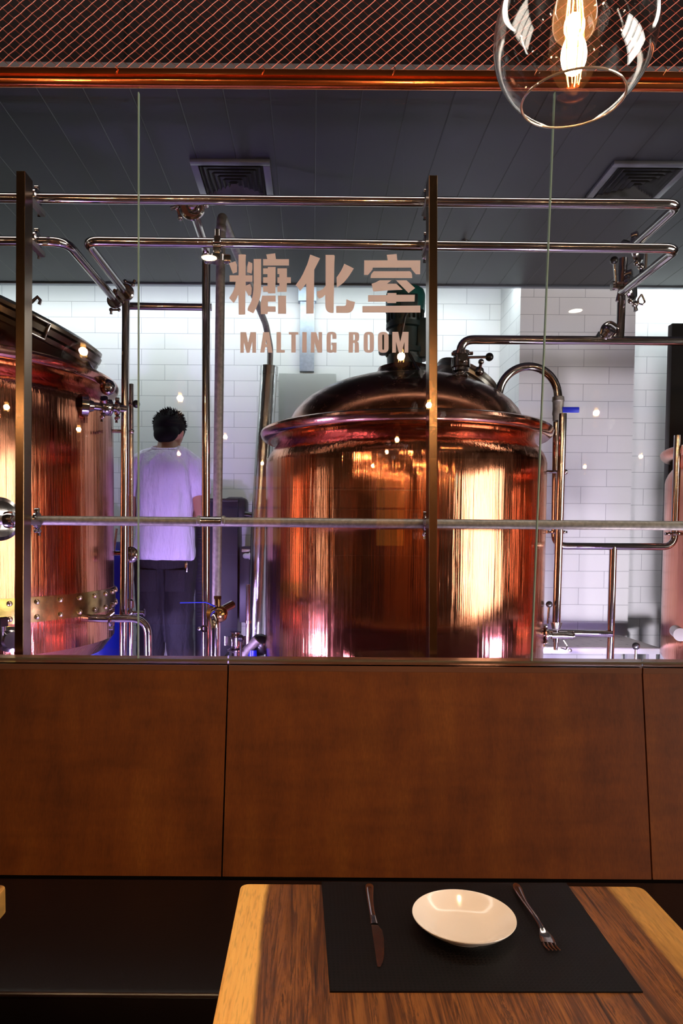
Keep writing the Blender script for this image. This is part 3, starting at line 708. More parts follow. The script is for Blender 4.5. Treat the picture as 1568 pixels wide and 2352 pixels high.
# ---- left tank
LX, LY, LR = -1.60, 3.10, .722
LZR = P(275, 890, 3.22).z
t2 = thing('copper_mash_tun', 'copper mash tun with riveted brass band and slanting lid at the left edge', 'mash tun', (LX, LY, FZ))
body, rim = tank_profile(LR, LZR, .90)
rev([p for p in body], LX, LY, 128).build('shell', M['copper'], t2)
rev(rim+[(LR-.12, LZR+.01)], LX, LY, 128).build('rim', M['copper_low'], t2)
rd = .585; dz2 = LZR+.03
dome = [(rd, dz2-.02), (rd, dz2), (rd*.99, dz2+.04), (rd*.96, dz2+.085), (rd*.89, dz2+.13), (rd*.78, dz2+.175), (rd*.62, dz2+.215), (rd*.4, dz2+.245), (0, dz2+.26)]
rev(dome, LX, LY, 96).build('dome', M['copper_dome_shaded'], t2)
lm = axmat(Vector((LX+.32, LY-.02, dz2+.21)), (.40, -.03, .92))
lid = MB().lathe([(.365,-.075),(.375,-.035),(.385,-.03),(.388,-.012),(.380,-.006),(.390,-.002),(.392,.020),(.380,.026),(.386,.030),(.384,.044),(.33,.058),(.2,.07),(0,.076)], 72, lm).build('manway_lid', M['lid_steel'], t2, 'dark steel tilted manway lid')
MB().tube([P(50,706,2.9), P(74,693,2.9), P(86,682,2.9), P(93,690,2.9), P(90,699,2.9)], [.007]*5 if False else .007, 0, 10).build('handle', M['steel'], lid)
mb = MB()
for an in (-52,):
    a = math.radians(an); m2 = lm @ Matrix.Rotation(a, 4, 'Z') @ Matrix.Translation((.392, 0, 0))
    for y0, y1 in ((-.05,-.042), (.042,.05)): mb.box(0, .014, y0, y1, -.03, .04, .002, m2)
    mb.box(0, .014, -.05, .05, .033, .041, .002, m2); mb.box(0, .014, -.05, .05, -.03, -.022, .002, m2)
mb.build('latch', M['steel'], lid)
m3 = lm @ Matrix.Rotation(math.radians(-8), 4, 'Z')
q0 = m3 @ Vector((.36, 0, -.01)); q1 = m3 @ Vector((.44, 0, -.06)); q2 = m3 @ Vector((.51, 0, -.085))
MB().cyl(q0, q1, .009, seg=10).ball(q1, .022, (1,1,1), 10).cyl(q1, q2, .016, seg=12).ball(q2, .034, (1,.8,1), 12).build('hinge_bolt', M['steel'], lid)
# brass band with rivets
bp1 = PC(75, 1376, LX, LY, LR); bp2 = PC(250, 1347, LX, LY, LR); bp3 = PC(75, 1434, LX, LY, LR)
zt_b = (bp1.z+bp2.z)/2; bh = bp1.z-bp3.z
bd = MB().lathe([(LR-.002, zt_b-bh), (LR+.005, zt_b-bh), (LR+.006, zt_b-bh/2), (LR+.005, zt_b), (LR-.002, zt_b)], 128, Matrix.Translation((LX, LY, 0)), cap=False).build('band', M['brass'], t2, 'riveted brass band')
a1 = PC(136, 1380, LX, LY, LR); a2 = PC(180, 1372, LX, LY, LR)
A1 = math.atan2(a1.y-LY, a1.x-LX); A2 = math.atan2(a2.y-LY, a2.x-LX); dA = A2-A1
for k in range(-3, 9):
    a = A1+dA*k
    for zz in (zt_b-bh*.2, zt_b-bh*.8):
        p = Vector((LX+(LR+.006)*math.cos(a), LY+(LR+.006)*math.sin(a), zz))
        MB().ball(p, .0105, (1,1,1), 14).build('rivet', M['rivet'], bd)
# sight port and outlet fitting on the mash tun
q = PC(-4, 1192, LX, LY, LR); rad = Vector((q.x-LX, q.y-LY, 0)).normalized(); mm = axmat(q, rad)
sp = MB().lathe([(.078,-.01),(.078,.012),(.064,.016),(.064,.022),(.05,.024),(.035,.026),(0,.026)], 48, mm).build('sight_port', M['steel'], t2)
q = PC(10, 1465, LX, LY, LR); mm = axmat(q, Vector((q.x-LX, q.y-LY, 0)))
MB().lathe([(.034,-.02),(.034,.03),(.046,.03),(.046,.055),(.034,.058),(.03,.08),(0,.08)], 32, mm).cyl(q+Vector((.01,-.06,0)), q+Vector((.01,-.06,.055)), .022).lathe([(0,0),(.03,0),(.03,.03),(.024,.034),(0,.034)], 6, Matrix.Translation(q+Vector((.01,-.06,.05)))).build('outlet_valve', M['steel'], t2)
for k in range(4):
    a = 2*PI*k/4+.3; MB().cyl((LX+.5*math.cos(a), LY+.5*math.sin(a), FZ), (LX+.5*math.cos(a), LY+.5*math.sin(a), .89), .035).build('leg', M['steel_dull'], t2)
# side outlet with clamps of the mash tun (top right)
qa = PC(197, 935, LX, LY, LR); qb = Vector(P(287, 936, 2.97))
qa = Vector((qa.x, qa.y, (qa.z+qb.z)/2)); qb.z = qa.z
dr = (qb-qa)
MB().lathe([(.045,-.02),(.045,.006),(.026,.012),(.02,.03)], 32, axmat(qa, dr), cap=False).tube([qa, qb+dr*.02], .0165, 0, 16).build('side_outlet', M['steel'], t2)
for f in (.42, .62, .80): flange_clamp(t2, qa+dr*f, dr, .0175, 'pipe_clamp', f != .62)
MB().lathe([(.03,-.018),(.034,-.012),(.034,.012),(.03,.018)], 24, axmat(qa+dr*.52, dr)).cyl(qa+dr*.52, qa+dr*.52+Vector((0,-.035,.03)), .016).build('valve_body', M['steel'], t2)
# ---- right tank
RX, RYY, RR = 2.22, 3.20, .60
t3 = thing('copper_fermenting_tank', 'copper tank of which only a sliver shows at the right edge beside the black partition', 'brewing tank', (RX, RYY, FZ))
RZR = P(1523, 1018, 3.0).z
body, rim = tank_profile(RR-.01, RZR, .80)
rev(body, RX, RYY, 96).build('shell', M['copper'], t3)
rev(rim+[(RR-.12, RZR+.01)], RX, RYY, 96).build('rim', M['copper'], t3)
dz3 = RZR+.03; rd = .5
rev([(rd, dz3-.02), (rd, dz3), (rd*.98, dz3+.04), (rd*.92, dz3+.09), (rd*.8, dz3+.135), (rd*.5, dz3+.19), (0, dz3+.22)], RX, RYY, 64).build('dome', M['copper_dome_shaded'], t3)
for k in range(4):
    a = 2*PI*k/4+.3; MB().cyl((RX+.42*math.cos(a), RYY+.42*math.sin(a), FZ), (RX+.42*math.cos(a), RYY+.42*math.sin(a), .80), .035).build('leg', M['steel_dull'], t3)
q = P(1562, 1458, 2.62); MB().lathe([(0,-.12),(.022,-.12),(.022,.0),(.024,.002),(0,.002)], 28, axmat(q, (-.35,-1,0))).build('sample_plug', M['steel_dull'], t3)

# ================================================================== PIPEWORK
def pipe(label, pts, r, fil=.05, mat='steel', name='steel_pipe', group=None, seg=20, cat='pipe'):
    base = min((Vector(p) for p in pts), key=lambda v: v.z)
    t = thing(name, label, cat, base, group)
    MB().tube(pts, r, fil, seg).build('pipe_run', M[mat], t); return t
def at(v, Y): return Vector((v.x, Y, v.z))
YF = 2.45
# A upper long pipe
pa0, pa1 = P(-900, 446, YF), P(1561, 469, YF)
tA = pipe('topmost steel pipe crossing the whole room, bent back at the right end', [pa0, pa1, at(pa1, 2.82)], .0160, .045)
# B long second pipe, bent back at both ends
pb0, pb1 = P(197, 554, YF), P(1556, 571, YF)
tB = pipe('second steel pipe from the top, bent back at both ends', [at(pb0, 2.95), pb0, pb1, at(pb1, 2.88)], .0160, .045)
# C left stub
pc0, pc1 = P(-900, 543, YF), P(152, 555, YF)
tC = pipe('steel pipe at the far left, one level below the topmost, bent back', [pc0, pc1, at(pc1, 3.06)], .0155, .06)
for tt_, (px, py) in ((tA, (85, 455)), (tC, (85, 553)), (tA, (977, 463)), (tB, (977, 562))):
    flange_clamp(tt_, P(px, py, YF), (1,0,0), .0165)
# down pipe left
d0 = at(pb0, 2.97); d0x = d0.copy()
dn = Vector((d0.x, 2.99, FZ+.01)); 
tq = P(280, 1500, 2.99)
tD = pipe('upright steel pipe on the right of the mash tun', [d0+Vector((0,.0,-.03)), Vector((tq.x, 2.99, FZ))], .0158, 0)
MB().ball(d0+Vector((0,.005,-.012)), .0185, (1,1,1), 16).build('elbow', M['steel'], tD)
flange_clamp(tD, d0+Vector((0,-.012,.0)), (0,1,0), .019, side=(.4,0,1))
flange_clamp(tC, at(pc1, 3.05)+Vector((0,0,0)), (0,1,0), .018, side=(0,0,-1))
# horizontal stub at y703
hx0, hx1 = P(296, 703, 3.06), P(486, 706, 3.06)
tE0 = pipe('short horizontal steel pipe high up behind the left glass seam', [hx0, hx1], .0148, 0)
# E branch off the top pipe: back and down
e0 = P(442, 478, 2.56); e1 = P(485, 592, 2.92)
e1 = Vector((e1.x, 2.92, e0.z)); eb = P(472, 1500, 2.92)
tE = pipe('tall upright steel pipe beside the grey pipe, fed from the topmost pipe', [e0, e1+Vector((-.02,0,0)), Vector((eb.x, 2.92, FZ))], .0165, .04)
flange_clamp(tE, e0+Vector((.0,.0,.0)), (.05,1,-.1), .023, side=(-1,0,-.3))
MB().ball(e0+Vector((.003,-.02,.008)), .026, (1,1,1), 18).build('elbow', M['steel'], tE)
# F matt grey pipe
f0 = P(508, 492, 2.78); fb = P(492, 1500, 2.78)
fz = f0.z; f1 = P(610, 745, 4.10); f2 = P(621, 800, 4.25); f3 = P(619, 860, 4.25)
tF = pipe('matt grey upright pipe whose upper end bends back over the room', [Vector((fb.x, 2.78, FZ)), f0, f1, f2, f3], .0178, .045, 'galv', 'galvanised_pipe')
MB().lathe([(.0182,-.012),(.0195,-.010),(.0195,.010),(.0182,.012)], 24, axmat(f0+Vector((0,0,-.055)), (0,0,1))).build('weld_collar', M['galv'], tF)
# G insulated pipe
g0 = P(618, 842, 4.25); g1 = P(596, 1200, 4.25)
base = Vector((g1.x-.03, 4.25, FZ)); t = thing('insulated_pipe', 'thick shiny foil wrapped pipe standing behind the kettle on its left', 'insulated pipe', base)
MB().tube([g0, g1, base], .050, 0, 28).build('foil_jacket', M['foil'], t)
MB().lathe([(.0505,-.05),(.0525,-.05),(.0525,0),(.044,.004),(.02,.004)], 28, axmat(g0, g0-g1), cap=False).build('taped_end', M['foil'], t)
# H lower rail pipe
h0 = P(-900, 1187, 2.43); h1 = P(1720, 1209, 2.43)
tH = pipe('matt grey rail pipe crossing in front of the kettles at mid height', [h0, h1], .0158, 0, 'galv', 'galvanised_pipe')
for px in (85, 976): flange_clamp(tH, P(px, 1194+px*.0085, 2.43), (1,0,0), .0165, side=(0,0,-1))
for px in (457, 513): MB().lathe([(.016,-.007),(.0185,-.004),(.0185,.004),(.016,.007)], 24, axmat(P(px, 1197, 2.43), (1,0,0))).build('weld_collar', M['galv'], tH)
MB().tube([P(459,1197,2.43), P(511,1197.5,2.43)], .0163, 0, 20).build('polished_sleeve', M['steel'], tH)
MB().lathe([(.018,-.02),(.027,-.014),(.030,0),(.027,.014),(.018,.02)], 24, axmat(P(22, 1194, 2.43), (1,0,0))).build('union', M['steel'], tH)
# clamp set at (500,570)
uc = P(500, 568, 2.435)
t = tB
mb = MB().lathe([(.0168,-.013),(.024,-.013),(.024,.013),(.0168,.013)], 24, axmat(uc, (1,0,0)))
mb.box(uc.x-.011, uc.x+.011, uc.y-.022, uc.y-.008, uc.z-.03, uc.z+.032, .004); mb.cyl(uc+Vector((0,-.012,.02)), uc+Vector((0,-.012,.052)), .010, seg=14)
mb.build('pipe_clamp', M['steel'], t)
mb = MB().lathe([(.018,-.010),(.026,-.010),(.026,.010),(.018,.010)], 24, axmat(uc+Vector((0,.0,-.038)), (0,0,1)))
for s_ in (-1, 1): mb.box(uc.x+s_*.032-.013, uc.x+s_*.032+.013, uc.y-.014, uc.y+.012, uc.z-.053, uc.z-.026, .006)
mb.build('clamp_base', M['steel'], t)
# I thin upright
i0 = P(302, 882, 3.12); i1 = P(299, 1396, 3.12)
tI = pipe('thin upright steel tube just left of the man', [Vector((i1.x, 3.12, FZ)), Vector((i0.x, 3.12, i0.z))], .0098, 0, name='steel_tube')
q = P(300, 1274, 3.10); MB().ball(q, .036, (1,.5,1), 24).build('check_valve', M['steel'], tI)
q = P(299, 1386, 3.12); MB().lathe([(.012,-.02),(.019,-.018),(.019,.012),(.012,.02)], 20, axmat(q, (0,0,1))).build('union', M['steel'], tI)
q = P(300, 1407, 3.10); MB().cyl(q, q+Vector((.06,0,0)), .007).lathe([(0,-.002),(.016,-.002),(.016,.002),(0,.002)], 18, axmat(q+Vector((.06,0,0)), (1,0,0))).ball(q, .016).build('drain_tee', M['steel'], tI)
q = P(293, 991, 3.09); MB().cyl(P(258, 990, 3.09), q+Vector((.01,0,0)), .0075, seg=12).ball(q+Vector((.02,-.01,0)), .011, (1,1,1), 10).build('stay', M['steel'], tI)
q = P(306, 928, 3.0); 
MB().cyl(q+Vector((-.07,0,0)), q, .005, seg=10).build('lever', M['steel'], tD); MB().ball(q+Vector((.012,0,0)), .0165, (1,1,1), 16).build('lever_ball', M['black'], tD)
# O low outlet of the mash tun
o0 = PC(232, 1425, LX, LY, LR); o1 = P(325, 1421, 2.92); o0 = Vector((o0.x+.0, 2.92, o1.z)); o2 = P(343, 1500, 2.92)
tO = pipe('low steel pipe running from the mash tun over and down by the left glass seam', [Vector((o0.x-.03,2.92,o1.z)), Vector((o2.x-.006,2.92,o1.z)), Vector((o2.x+.0,2.92,FZ))], .0158, .07)
flange_clamp(tO, P(256, 1422, 2.92), (1,0,0), .018, side=(0,.2,1)); MB().cyl(P(262,1405,2.90), P(248,1415,2.90), .007, .012, 12).build('drain_spout', M['steel'], tO)
# ball valve left of the middle
bv = P(497, 1411, 2.72); bl_ = P(489, 1500, 2.68)
t = thing('ball_valve', 'brass coloured ball valve with long blue lever between man and kettle', 'valve', Vector((bl_.x, 2.68, FZ)))
MB().tube([Vector((bl_.x,2.68,FZ)), Vector((bl_.x+.006,2.68,bv.z-.03)), bv+Vector((-.01,-.02,0)), bv+Vector((.05,.08,.03))], .0165, .04, 20).build('pipe_run', M['steel'], t)
vb = MB().ball(bv+Vector((.008,.01,0)), .034, (1,1,1), 28).lathe([(.02,-.03),(.036,-.03),(.036,-.022),(.03,-.02)], 28, axmat(bv, (.3,-1,.1))).cyl(bv+Vector((.004,.0,.03)), bv+Vector((.004,.0,.062)), .011).lathe([(0,0),(.014,0),(.014,.012),(0,.014)], 6, Matrix.Translation(bv+Vector((.004,0,.058)))).build('valve_body', M['valve_brass'], t, 'brass valve body')
lv = [P(494,1393,2.70), P(478,1385,2.70), P(470,1383,2.70), P(414,1384,2.70)]
MB().sweep([Vector(v) for v in lv], [(.007,.0022)]*4, 10).build('lever', M['blue_handle'], vb, 'blue lever')
q = P(469, 1444, 2.66); MB().lathe([(.007,-.004),(.0135,-.004),(.0135,.004),(.007,.004)], 20, axmat(q, (0,-1,0)), cap=False).ball(q+Vector((-.018,0,0)), .008, (1,1,1), 10).build('gauge_port', M['steel'], t)
# J arch pipe, coupling, blue handle
j0 = P(1145, 905, 3.10); jt = P(1213, 842, 3.10); j1 = P(1280, 935, 3.10)
pts = []; cx_ = (j0.x+j1.x)/2; rx = (j1.x-j0.x)/2
top = P(1213, 842, 3.10).z
zc_ = top-rx
pts = [Vector((j0.x, 3.10, j0.z-.04))] + [Vector((cx_-rx*math.cos(PI*k/24), 3.10, zc_+rx*math.sin(PI*k/24))) for k in range(25)] + [Vector((j1.x, 3.10, j1.z))]
t = thing('steam_pipe', 'arched steel pipe leaving the kettle dome, running down on its right to the tee', 'pipe', Vector((j1.x, 3.10, FZ)))
MB().sweep(pts, .0178, 20).build('arch', M['steel'], t)
q = P(1281, 940, 3.10)
cp = MB().lathe([(.019,.055),(.024,.052),(.026,.035),(.023,.03),(.022,.0),(.024,-.02),(.021,-.03),(.021,-.05)], 26, Matrix.Translation(q), cap=False).build('coupling', M['galv'], t)
mb = MB(); h_ = [P(1291,941,3.08), P(1330,943,3.08)]; dd = h_[1]-h_[0]
mb.box(h_[0].x, h_[1].x, 3.078, 3.084, h_[0].z-.012, h_[0].z+.012, .0028); mb.build('valve_handle', M['blue_handle'], cp, 'blue valve handle')
l0 = P(1278, 958, 3.12); l1 = P(1273, 1252, 3.12)
hz = P(1400, 1255, 3.12); k1 = P(1548, 1256, 3.12); k2 = P(1556, 1000, 3.12)
MB().tube([l0, Vector((l1.x, 3.12, hz.z)), Vector((k1.x, 3.12, hz.z)), Vector((k2.x, 3.12, k2.z))], .0155, .055, 20).build('down_pipe', M['steel'], t)
n0 = P(1408, 1250, 3.12); n1 = P(1400, 1500, 3.12)
MB().tube([Vector((n0.x, 3.12, hz.z)), Vector((n1.x, 3.12, FZ))], .0155, 0, 20).build('branch_pipe', M['steel'], t)
flange_clamp(t, P(1551, 1226, 3.12), (0,0,1), .0165, side=(-1,0,0)); flange_clamp(t, P(1275, 1222, 3.12), (0,0,1), .016, side=(1,-.2,0))
# L2 + N
l2a, l2b = P(1292, 950, 3.0), P(1277, 1436, 3.0)
t = thing('sight_tube', 'straight upright steel tube with black ball lever valve at its foot, right of the kettle', 'pipe', Vector((l2b.x, 3.0, FZ)))
MB().tube([l2a, l2b], .0160, 0, 20).build('pipe_run', M['steel'], t)
q = l2b; vn = MB().lathe([(0,-.018),(.016,-.016),(.021,0),(.024,.012),(.0,.012)], 24, Matrix.Translation(q)).cyl(q+Vector((0,0,-.02)), q+Vector((0,0,-.07)), .012, seg=16).cyl(q+Vector((0,0,-.07)), q+Vector((0,0,-.105)), .0095, .0085, 14)
cc = q+Vector((0,0,-.042)); vn.cyl(cc+Vector((-.095,0,.004)), cc+Vector((.07,0,-.003)), .0125, seg=18).cyl(cc+Vector((-.02,-.0,0)), cc+Vector((.045,0,0)), .017, seg=18)
vn.lathe([(0,-.002),(.017,-.002),(.017,.002),(0,.002)], 20, axmat(cc+Vector((.072,0,0)), (1,0,0)))
vo = vn.build('valve_body', M['steel'], t)
flange_clamp(t, cc+Vector((-.045,0,.004)), (1,0,0), .0165, side=(-.1,-.2,-1))
la, lb = P(1258, 1432, 2.97), P(1261, 1388, 2.97)
MB().cyl(la, lb, .0052, seg=12).build('lever', M['steel'], vo); MB().ball(lb, .0138, (1,1,1), 20).build('lever_ball', M['black'], vo, 'black ball knob')
mb = MB().tube([cc+Vector((.028,-.01,-.02)), cc+Vector((.045,-.01,-.045)), cc+Vector((.04,-.01,-.06)), cc+Vector((.018,-.01,-.052))], .0028, .006, 8); mb.build('wing_nut', M['steel'], vo)
for py in (1083,): 
    s0 = P(1232, py, 3.05); s1_ = P(1297, py+1, 3.05); MB().cyl(s0, s1_, .0068, seg=12).ball(s1_, .012, (1,1,1), 10).build('stay', M['steel'], t)
hp0, hp1 = P(1215, 1452, 3.10), P(1404, 1456, 3.10)
t = pipe('low horizontal steel pipe joining the kettle outlet to the upright branch', [hp0, hp1], .0152, 0)
# K riser to dome valve and high horizontal pipe
kx = P(1057, 866, 2.92); kt = P(1057, 780, 2.92); ke = P(1760, 786, 2.92)
tK = pipe('steel pipe leaving the dome valve and running level to the right edge', [Vector((kx.x, 2.92, kx.z-.03)), Vector((kt.x, 2.92, kt.z)), Vector((ke.x, 2.92, kt.z))], .0175, .055)
q = P(1058, 832, 2.92)
vv = MB().lathe([(.02,.045),(.034,.043),(.036,.03),(.03,.027),(.03,.018),(.036,.015),(.038,-.02),(.032,-.024),(.032,-.034),(.022,-.04)], 30, Matrix.Translation(q)).cyl(q+Vector((0,-.02,.006)), q+Vector((0,-.05,.008)), .016).cyl(q+Vector((-.04,-.01,.03)), q+Vector((.045,-.01,.033)), .007, seg=10).build('butterfly_valve', M['steel'], tK)
hv = P(1066, 821, 2.88); he = P(1120, 820, 2.88)
MB().cyl(hv, he, .0055, seg=12).build('lever', M['steel'], vv); MB().ball(he+Vector((.006,0,0)), .0165, (1,1,1), 20).build('lever_ball', M['black'], vv, 'black ball knob')
flange_clamp(tK, q+Vector((0,0,-.055)), (0,0,1), .0165, wing=False)
# riser R right
r0, r1 = P(1432, 545, 2.92), P(1423, 778, 2.92)
tR = pipe('short upright steel pipe with wing clamps below the ceiling at the right', [Vector((r1.x, 2.92, kt.z)), Vector((r0.x, 2.92, pa1.z-.0))], .0168, 0)
c1 = P(1455, 575, 2.86); c2 = P(1436, 672, 2.90)
for q, nm in ((P(1462, 573, 2.86), 'pipe_clamp'), (P(1448, 660, 2.90), 'pipe_clamp')):
    flange_clamp(tR, q, (.75, -.65, .15), .028, nm, True, (0,0,-1))
MB().tube([P(1427, 670, 2.92), P(1436, 665, 2.91), P(1452, 655, 2.88)], .0165, .01, 16).tube([P(1431, 560, 2.92), P(1452, 566, 2.88)], .0165, 0, 16).build('tee', M['steel'], tR)
vb = P(1420, 660, 2.90); mb = MB().box(vb.x-.03, vb.x+.02, vb.y-.03, vb.y+.0, vb.z-.014, vb.z+.014, .003).cyl(vb+Vector((-.034,-.015,0)), vb+Vector((-.024,-.015,0)), .018).cyl(vb+Vector((-.0,-.015,-.01)), vb+Vector((-.008,-.015,-.06)), .006, .009, 10)
vo = mb.build('valve_body', M['steel'], tR)
la = vb+Vector((-.018,-.018,.01)); lb = P(1410, 598, 2.87)
MB().cyl(la, lb, .0055, seg=12).build('lever', M['steel'], vo); MB().ball(lb, .0155, (1,1,1), 20).build('lever_ball', M['black'], vo, 'black ball knob')
q = P(1473, 676, 2.84)
MB().tube([q, q+Vector((-.014,0,-.02)), q+Vector((-.012,0,-.036)), q+Vector((.006,0,-.04)), q+Vector((.014,0,-.03)), q], .0038, .005, 10).build('wing_nut', M['steel'], tR)
MB().cyl(P(1484, 575, 2.80), P(1482, 622, 2.80), .0055, seg=10).build('hanger_rod', M['steel_dull'], tR)
# valve cluster on top of the level pipe
q = P(1393, 766, 2.92)
t = thing('pressure_valve', 'small steel valve sitting on the level pipe near the brick column', 'valve', q)
MB().lathe([(.0,-.03),(.03,-.03),(.032,-.012),(.026,-.008),(.026,.006),(.034,.01),(.034,.022),(.018,.03),(0,.03)], 24, axmat(q, (.35,-.5,.6))).build('valve_body', M['steel'], t)
MB().tube([q+Vector((-.03,0,-.02)), q+Vector((-.02,-.01,.03)), q+Vector((.01,-.01,.045)), q+Vector((.045,-.01,.02))], .006, .02, 10).build('handle', M['steel'], t)
# knob low right
q = P(1460, 1484, 2.90); t = thing('lever_valve', 'black knobbed valve lever poking up by the checker plate platform at the right', 'valve', Vector((q.x, 2.90, FZ)))
MB().cyl((q.x, 2.90, FZ), (q.x, 2.90, q.z), .005, seg=12).build('lever', M['steel'], t); MB().ball(q, .0155, (1,1,1), 20).build('lever_ball', M['black'], t); MB().cyl((q.x-.0, 2.90, FZ), (q.x, 2.90, FZ+.25), .016).build('valve_body', M['steel'], t)
# ceiling sensor bits
q = P(1066, 582, 3.6); q.z = CZ
t = thing('sprinkler_head', 'tiny sprinkler head under the dark board ceiling behind the post', 'sprinkler', q)
MB().lathe([(0,0),(.02,0),(.02,-.006),(.008,-.008),(.008,-.03),(.014,-.032),(.014,-.036),(0,-.036)], 16, Matrix.Translation(q+Vector((0,0,.002)))).build('sprinkler_body', M['steel'], t)
# ================================================================== POSTS
def post(x0t, x0b, w_, dep, ptop, label):
    a = P(x0t, ptop, 2.26); b = P(x0b, 1505, 2.26); wd = w_*2.26/F_PX
    k = (FZ-a.z)/(b.z-a.z); bx = a.x+(b.x-a.x)*k
    t = thing('steel_post', label, 'post', Vector((bx, 2.26+dep/2, FZ)), 'upright posts behind the glass')
    mb = MB(); mb.poly([Vector((a.x, 2.26, a.z)), Vector((a.x+wd, 2.26, a.z)), Vector((bx+wd, 2.26, FZ)), Vector((bx, 2.26, FZ))], (0, dep, 0))
    b2 = mb.bm; bmesh.ops.bevel(b2, geom=b2.edges[:], offset=.0012, segments=1, affect='EDGES')
    mb.build('post_body', M['post'], t, auto=False)
    mb = MB()
    for px, py in (((x0t+w_*.5), 458), ((x0t+w_*.5), 556), ((x0b+w_*.5), 1199)):
        z = P(px, py, 2.34).z; x = a.x+wd/2+(bx-a.x)*(z-a.z)/(FZ-a.z); mb.box(x-wd*.3, x+wd*.3, 2.26+dep, 2.445, z-.008, z+.008)
    mb.build('bracket', M['steel_dull'], t)
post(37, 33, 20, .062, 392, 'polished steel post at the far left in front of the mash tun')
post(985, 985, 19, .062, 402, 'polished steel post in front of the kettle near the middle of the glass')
# ================================================================== ROOM EQUIPMENT
def vent(cx, cy, lab, a=.155):
    t = thing('ceiling_vent', lab, 'ceiling vent', (cx, cy, CZ), 'square ceiling vents')
    z = CZ
    fr = MB()
    o, i = a, a-.028
    for (x0, x1, y0, y1) in ((-o,o,-o,-i),(-o,o,i,o),(-o,-i,-i,i),(i,o,-i,i)): fr.box(cx+x0, cx+x1, cy+y0, cy+y1, z-.014, z, .002)
    fr.build('frame', plain('vent_frame', L(88,88,94), .35, .3) if 'vent_frame' not in bpy.data.materials else bpy.data.materials['vent_frame'], t)
    sl = MB()
    for k in range(6):
        o = i-.006-k*.020; n_ = o-.009; zz = z-.004-.0025*k
        A = [(o,o),(-o,o),(-o,-o),(o,-o)]; B = [(n_,n_),(-n_,n_),(-n_,-n_),(n_,-n_)]
        for j in range(4):
            p, q = A[j], A[(j+1) % 4]; r, s_ = B[(j+1) % 4], B[j]
            sl.quadface([Vector((cx+p[0], cy+p[1], zz-.012)), Vector((cx+q[0], cy+q[1], zz-.012)), Vector((cx+r[0], cy+r[1], zz)), Vector((cx+s_[0], cy+s_[1], zz))])
    sl.build('louvres', M['blackp'], t); return t
v1 = PZ(527, 364, CZ); v2 = PZ(1410, 368, CZ)
vent(v1.x, v1.y+.155, 'square louvred vent in the dark ceiling, the left one above the lettering')
vent(v2.x+.155, v2.y+.155, 'square louvred vent in the dark ceiling at the right, partly cut by the frame')
# wall cabinet and duct
a = P(640, 857, 4.66); b = P(772, 857, 4.66)
t = thing('wall_enclosure', 'flat grey sheet metal enclosure on the tiled wall behind the kettle dome', 'enclosure', ((a.x+b.x)/2, 4.69, 1.45))
MB().box(a.x, b.x, 4.66, 4.71, 1.45, a.z, .003).build('door_panel', M['panelgrey'], t)
a = P(688, 853, 4.67); b = P(721, 853, 4.67)
t = thing('cable_trunking', 'galvanised trunking rising from the grey enclosure to the ceiling', 'trunking', ((a.x+b.x)/2, 4.69, a.z))
MB().box(a.x, b.x, 4.665, 4.71, a.z+.001, 3.3, .002).build('trunk', M['zinc'], t)
zz = P(700, 693, 4.67).z
MB().box(a.x-.012, b.x+.012, 4.65, 4.71, zz, 3.2, .002).build('sleeve', M['zinc'], t)
# control cabinet
a = P(448, 1152, 4.45); b = P(546, 1152, 4.45)
t = thing('control_cabinet', 'dark purple grey control cabinet with louvred side behind the upright pipes', 'cabinet', ((a.x+b.x)/2, 4.57, FZ))
MB().box(a.x, b.x, 4.45, 4.705, FZ, a.z, .004).build('body', M['cabinet'], t)
lv = MB()
for k in range(30):
    z = a.z-.10-k*.022
    if k in (9, 10, 19, 20): continue
    lv.box(a.x+.012, a.x+.062, 4.444, 4.451, z, z+.009, .001)
lv.build('louvres', M['cabdark'], t)
MB().box(a.x-.005, b.x+.003, 4.445, 4.705, a.z-.001, a.z+.02, .004).build('top_cap', M['cabdark'], t)
MB().box(b.x-.09, b.x+.045, 4.5, 4.70, a.z-.13, a.z+.034, .028).build('hood', M['cabdark'], t)
# mill housing behind
q = P(545, 1152, 4.45)
h0_, h1_ = P(562, 1182, 4.45), P(600, 1187, 4.45)
t = thing('black_hose', 'thick black hose leaving the control cabinet towards the kettle', 'hose', h0_)
MB().tube([h0_+Vector((-.0,0,.0)), h1_, P(606,1290,4.45)], .022, .04, 14).build('hose_run', M['black'], t)
# small drive box with white elbow
a, b = P(550, 1256, 4.35), P(594, 1430, 4.35)
t = thing('drive_box', 'narrow dark electrical box with small nameplate on the wall left of the kettle', 'electrical box', ((a.x+b.x)/2, 4.5, b.z))
MB().box(a.x, b.x, 4.35, 4.71, b.z, a.z, .004).build('box_body', M['cabinet'], t, 'dark box body')
q0, q1 = P(555, 1261, 4.348), P(574, 1268, 4.348)
MB().box(q0.x, q1.x, 4.344, 4.35, q1.z, q0.z, .001).build('nameplate', M['steel_dull'], t)
e0_, e1_ = P(563, 1277, 4.30), P(612, 1277, 4.30)
t = thing('plastic_elbow', 'white plastic pipe elbow in front of the narrow dark box', 'pipe fitting', e0_)
MB().tube([Vector((e0_.x, 4.349, e0_.z)), e0_, e1_], .016, .012, 16).lathe([(.016,-.012),(.021,-.012),(.021,.012),(.016,.012)], 20, axmat(e0_+Vector((.035,0,0)), (1,0,0))).lathe([(.016,-.012),(.024,-.012),(.024,.012),(.016,.012)], 8, axmat(e1_+Vector((-.03,0,0)), (1,0,0))).build('elbow_pipe', M['white_plastic'], t)
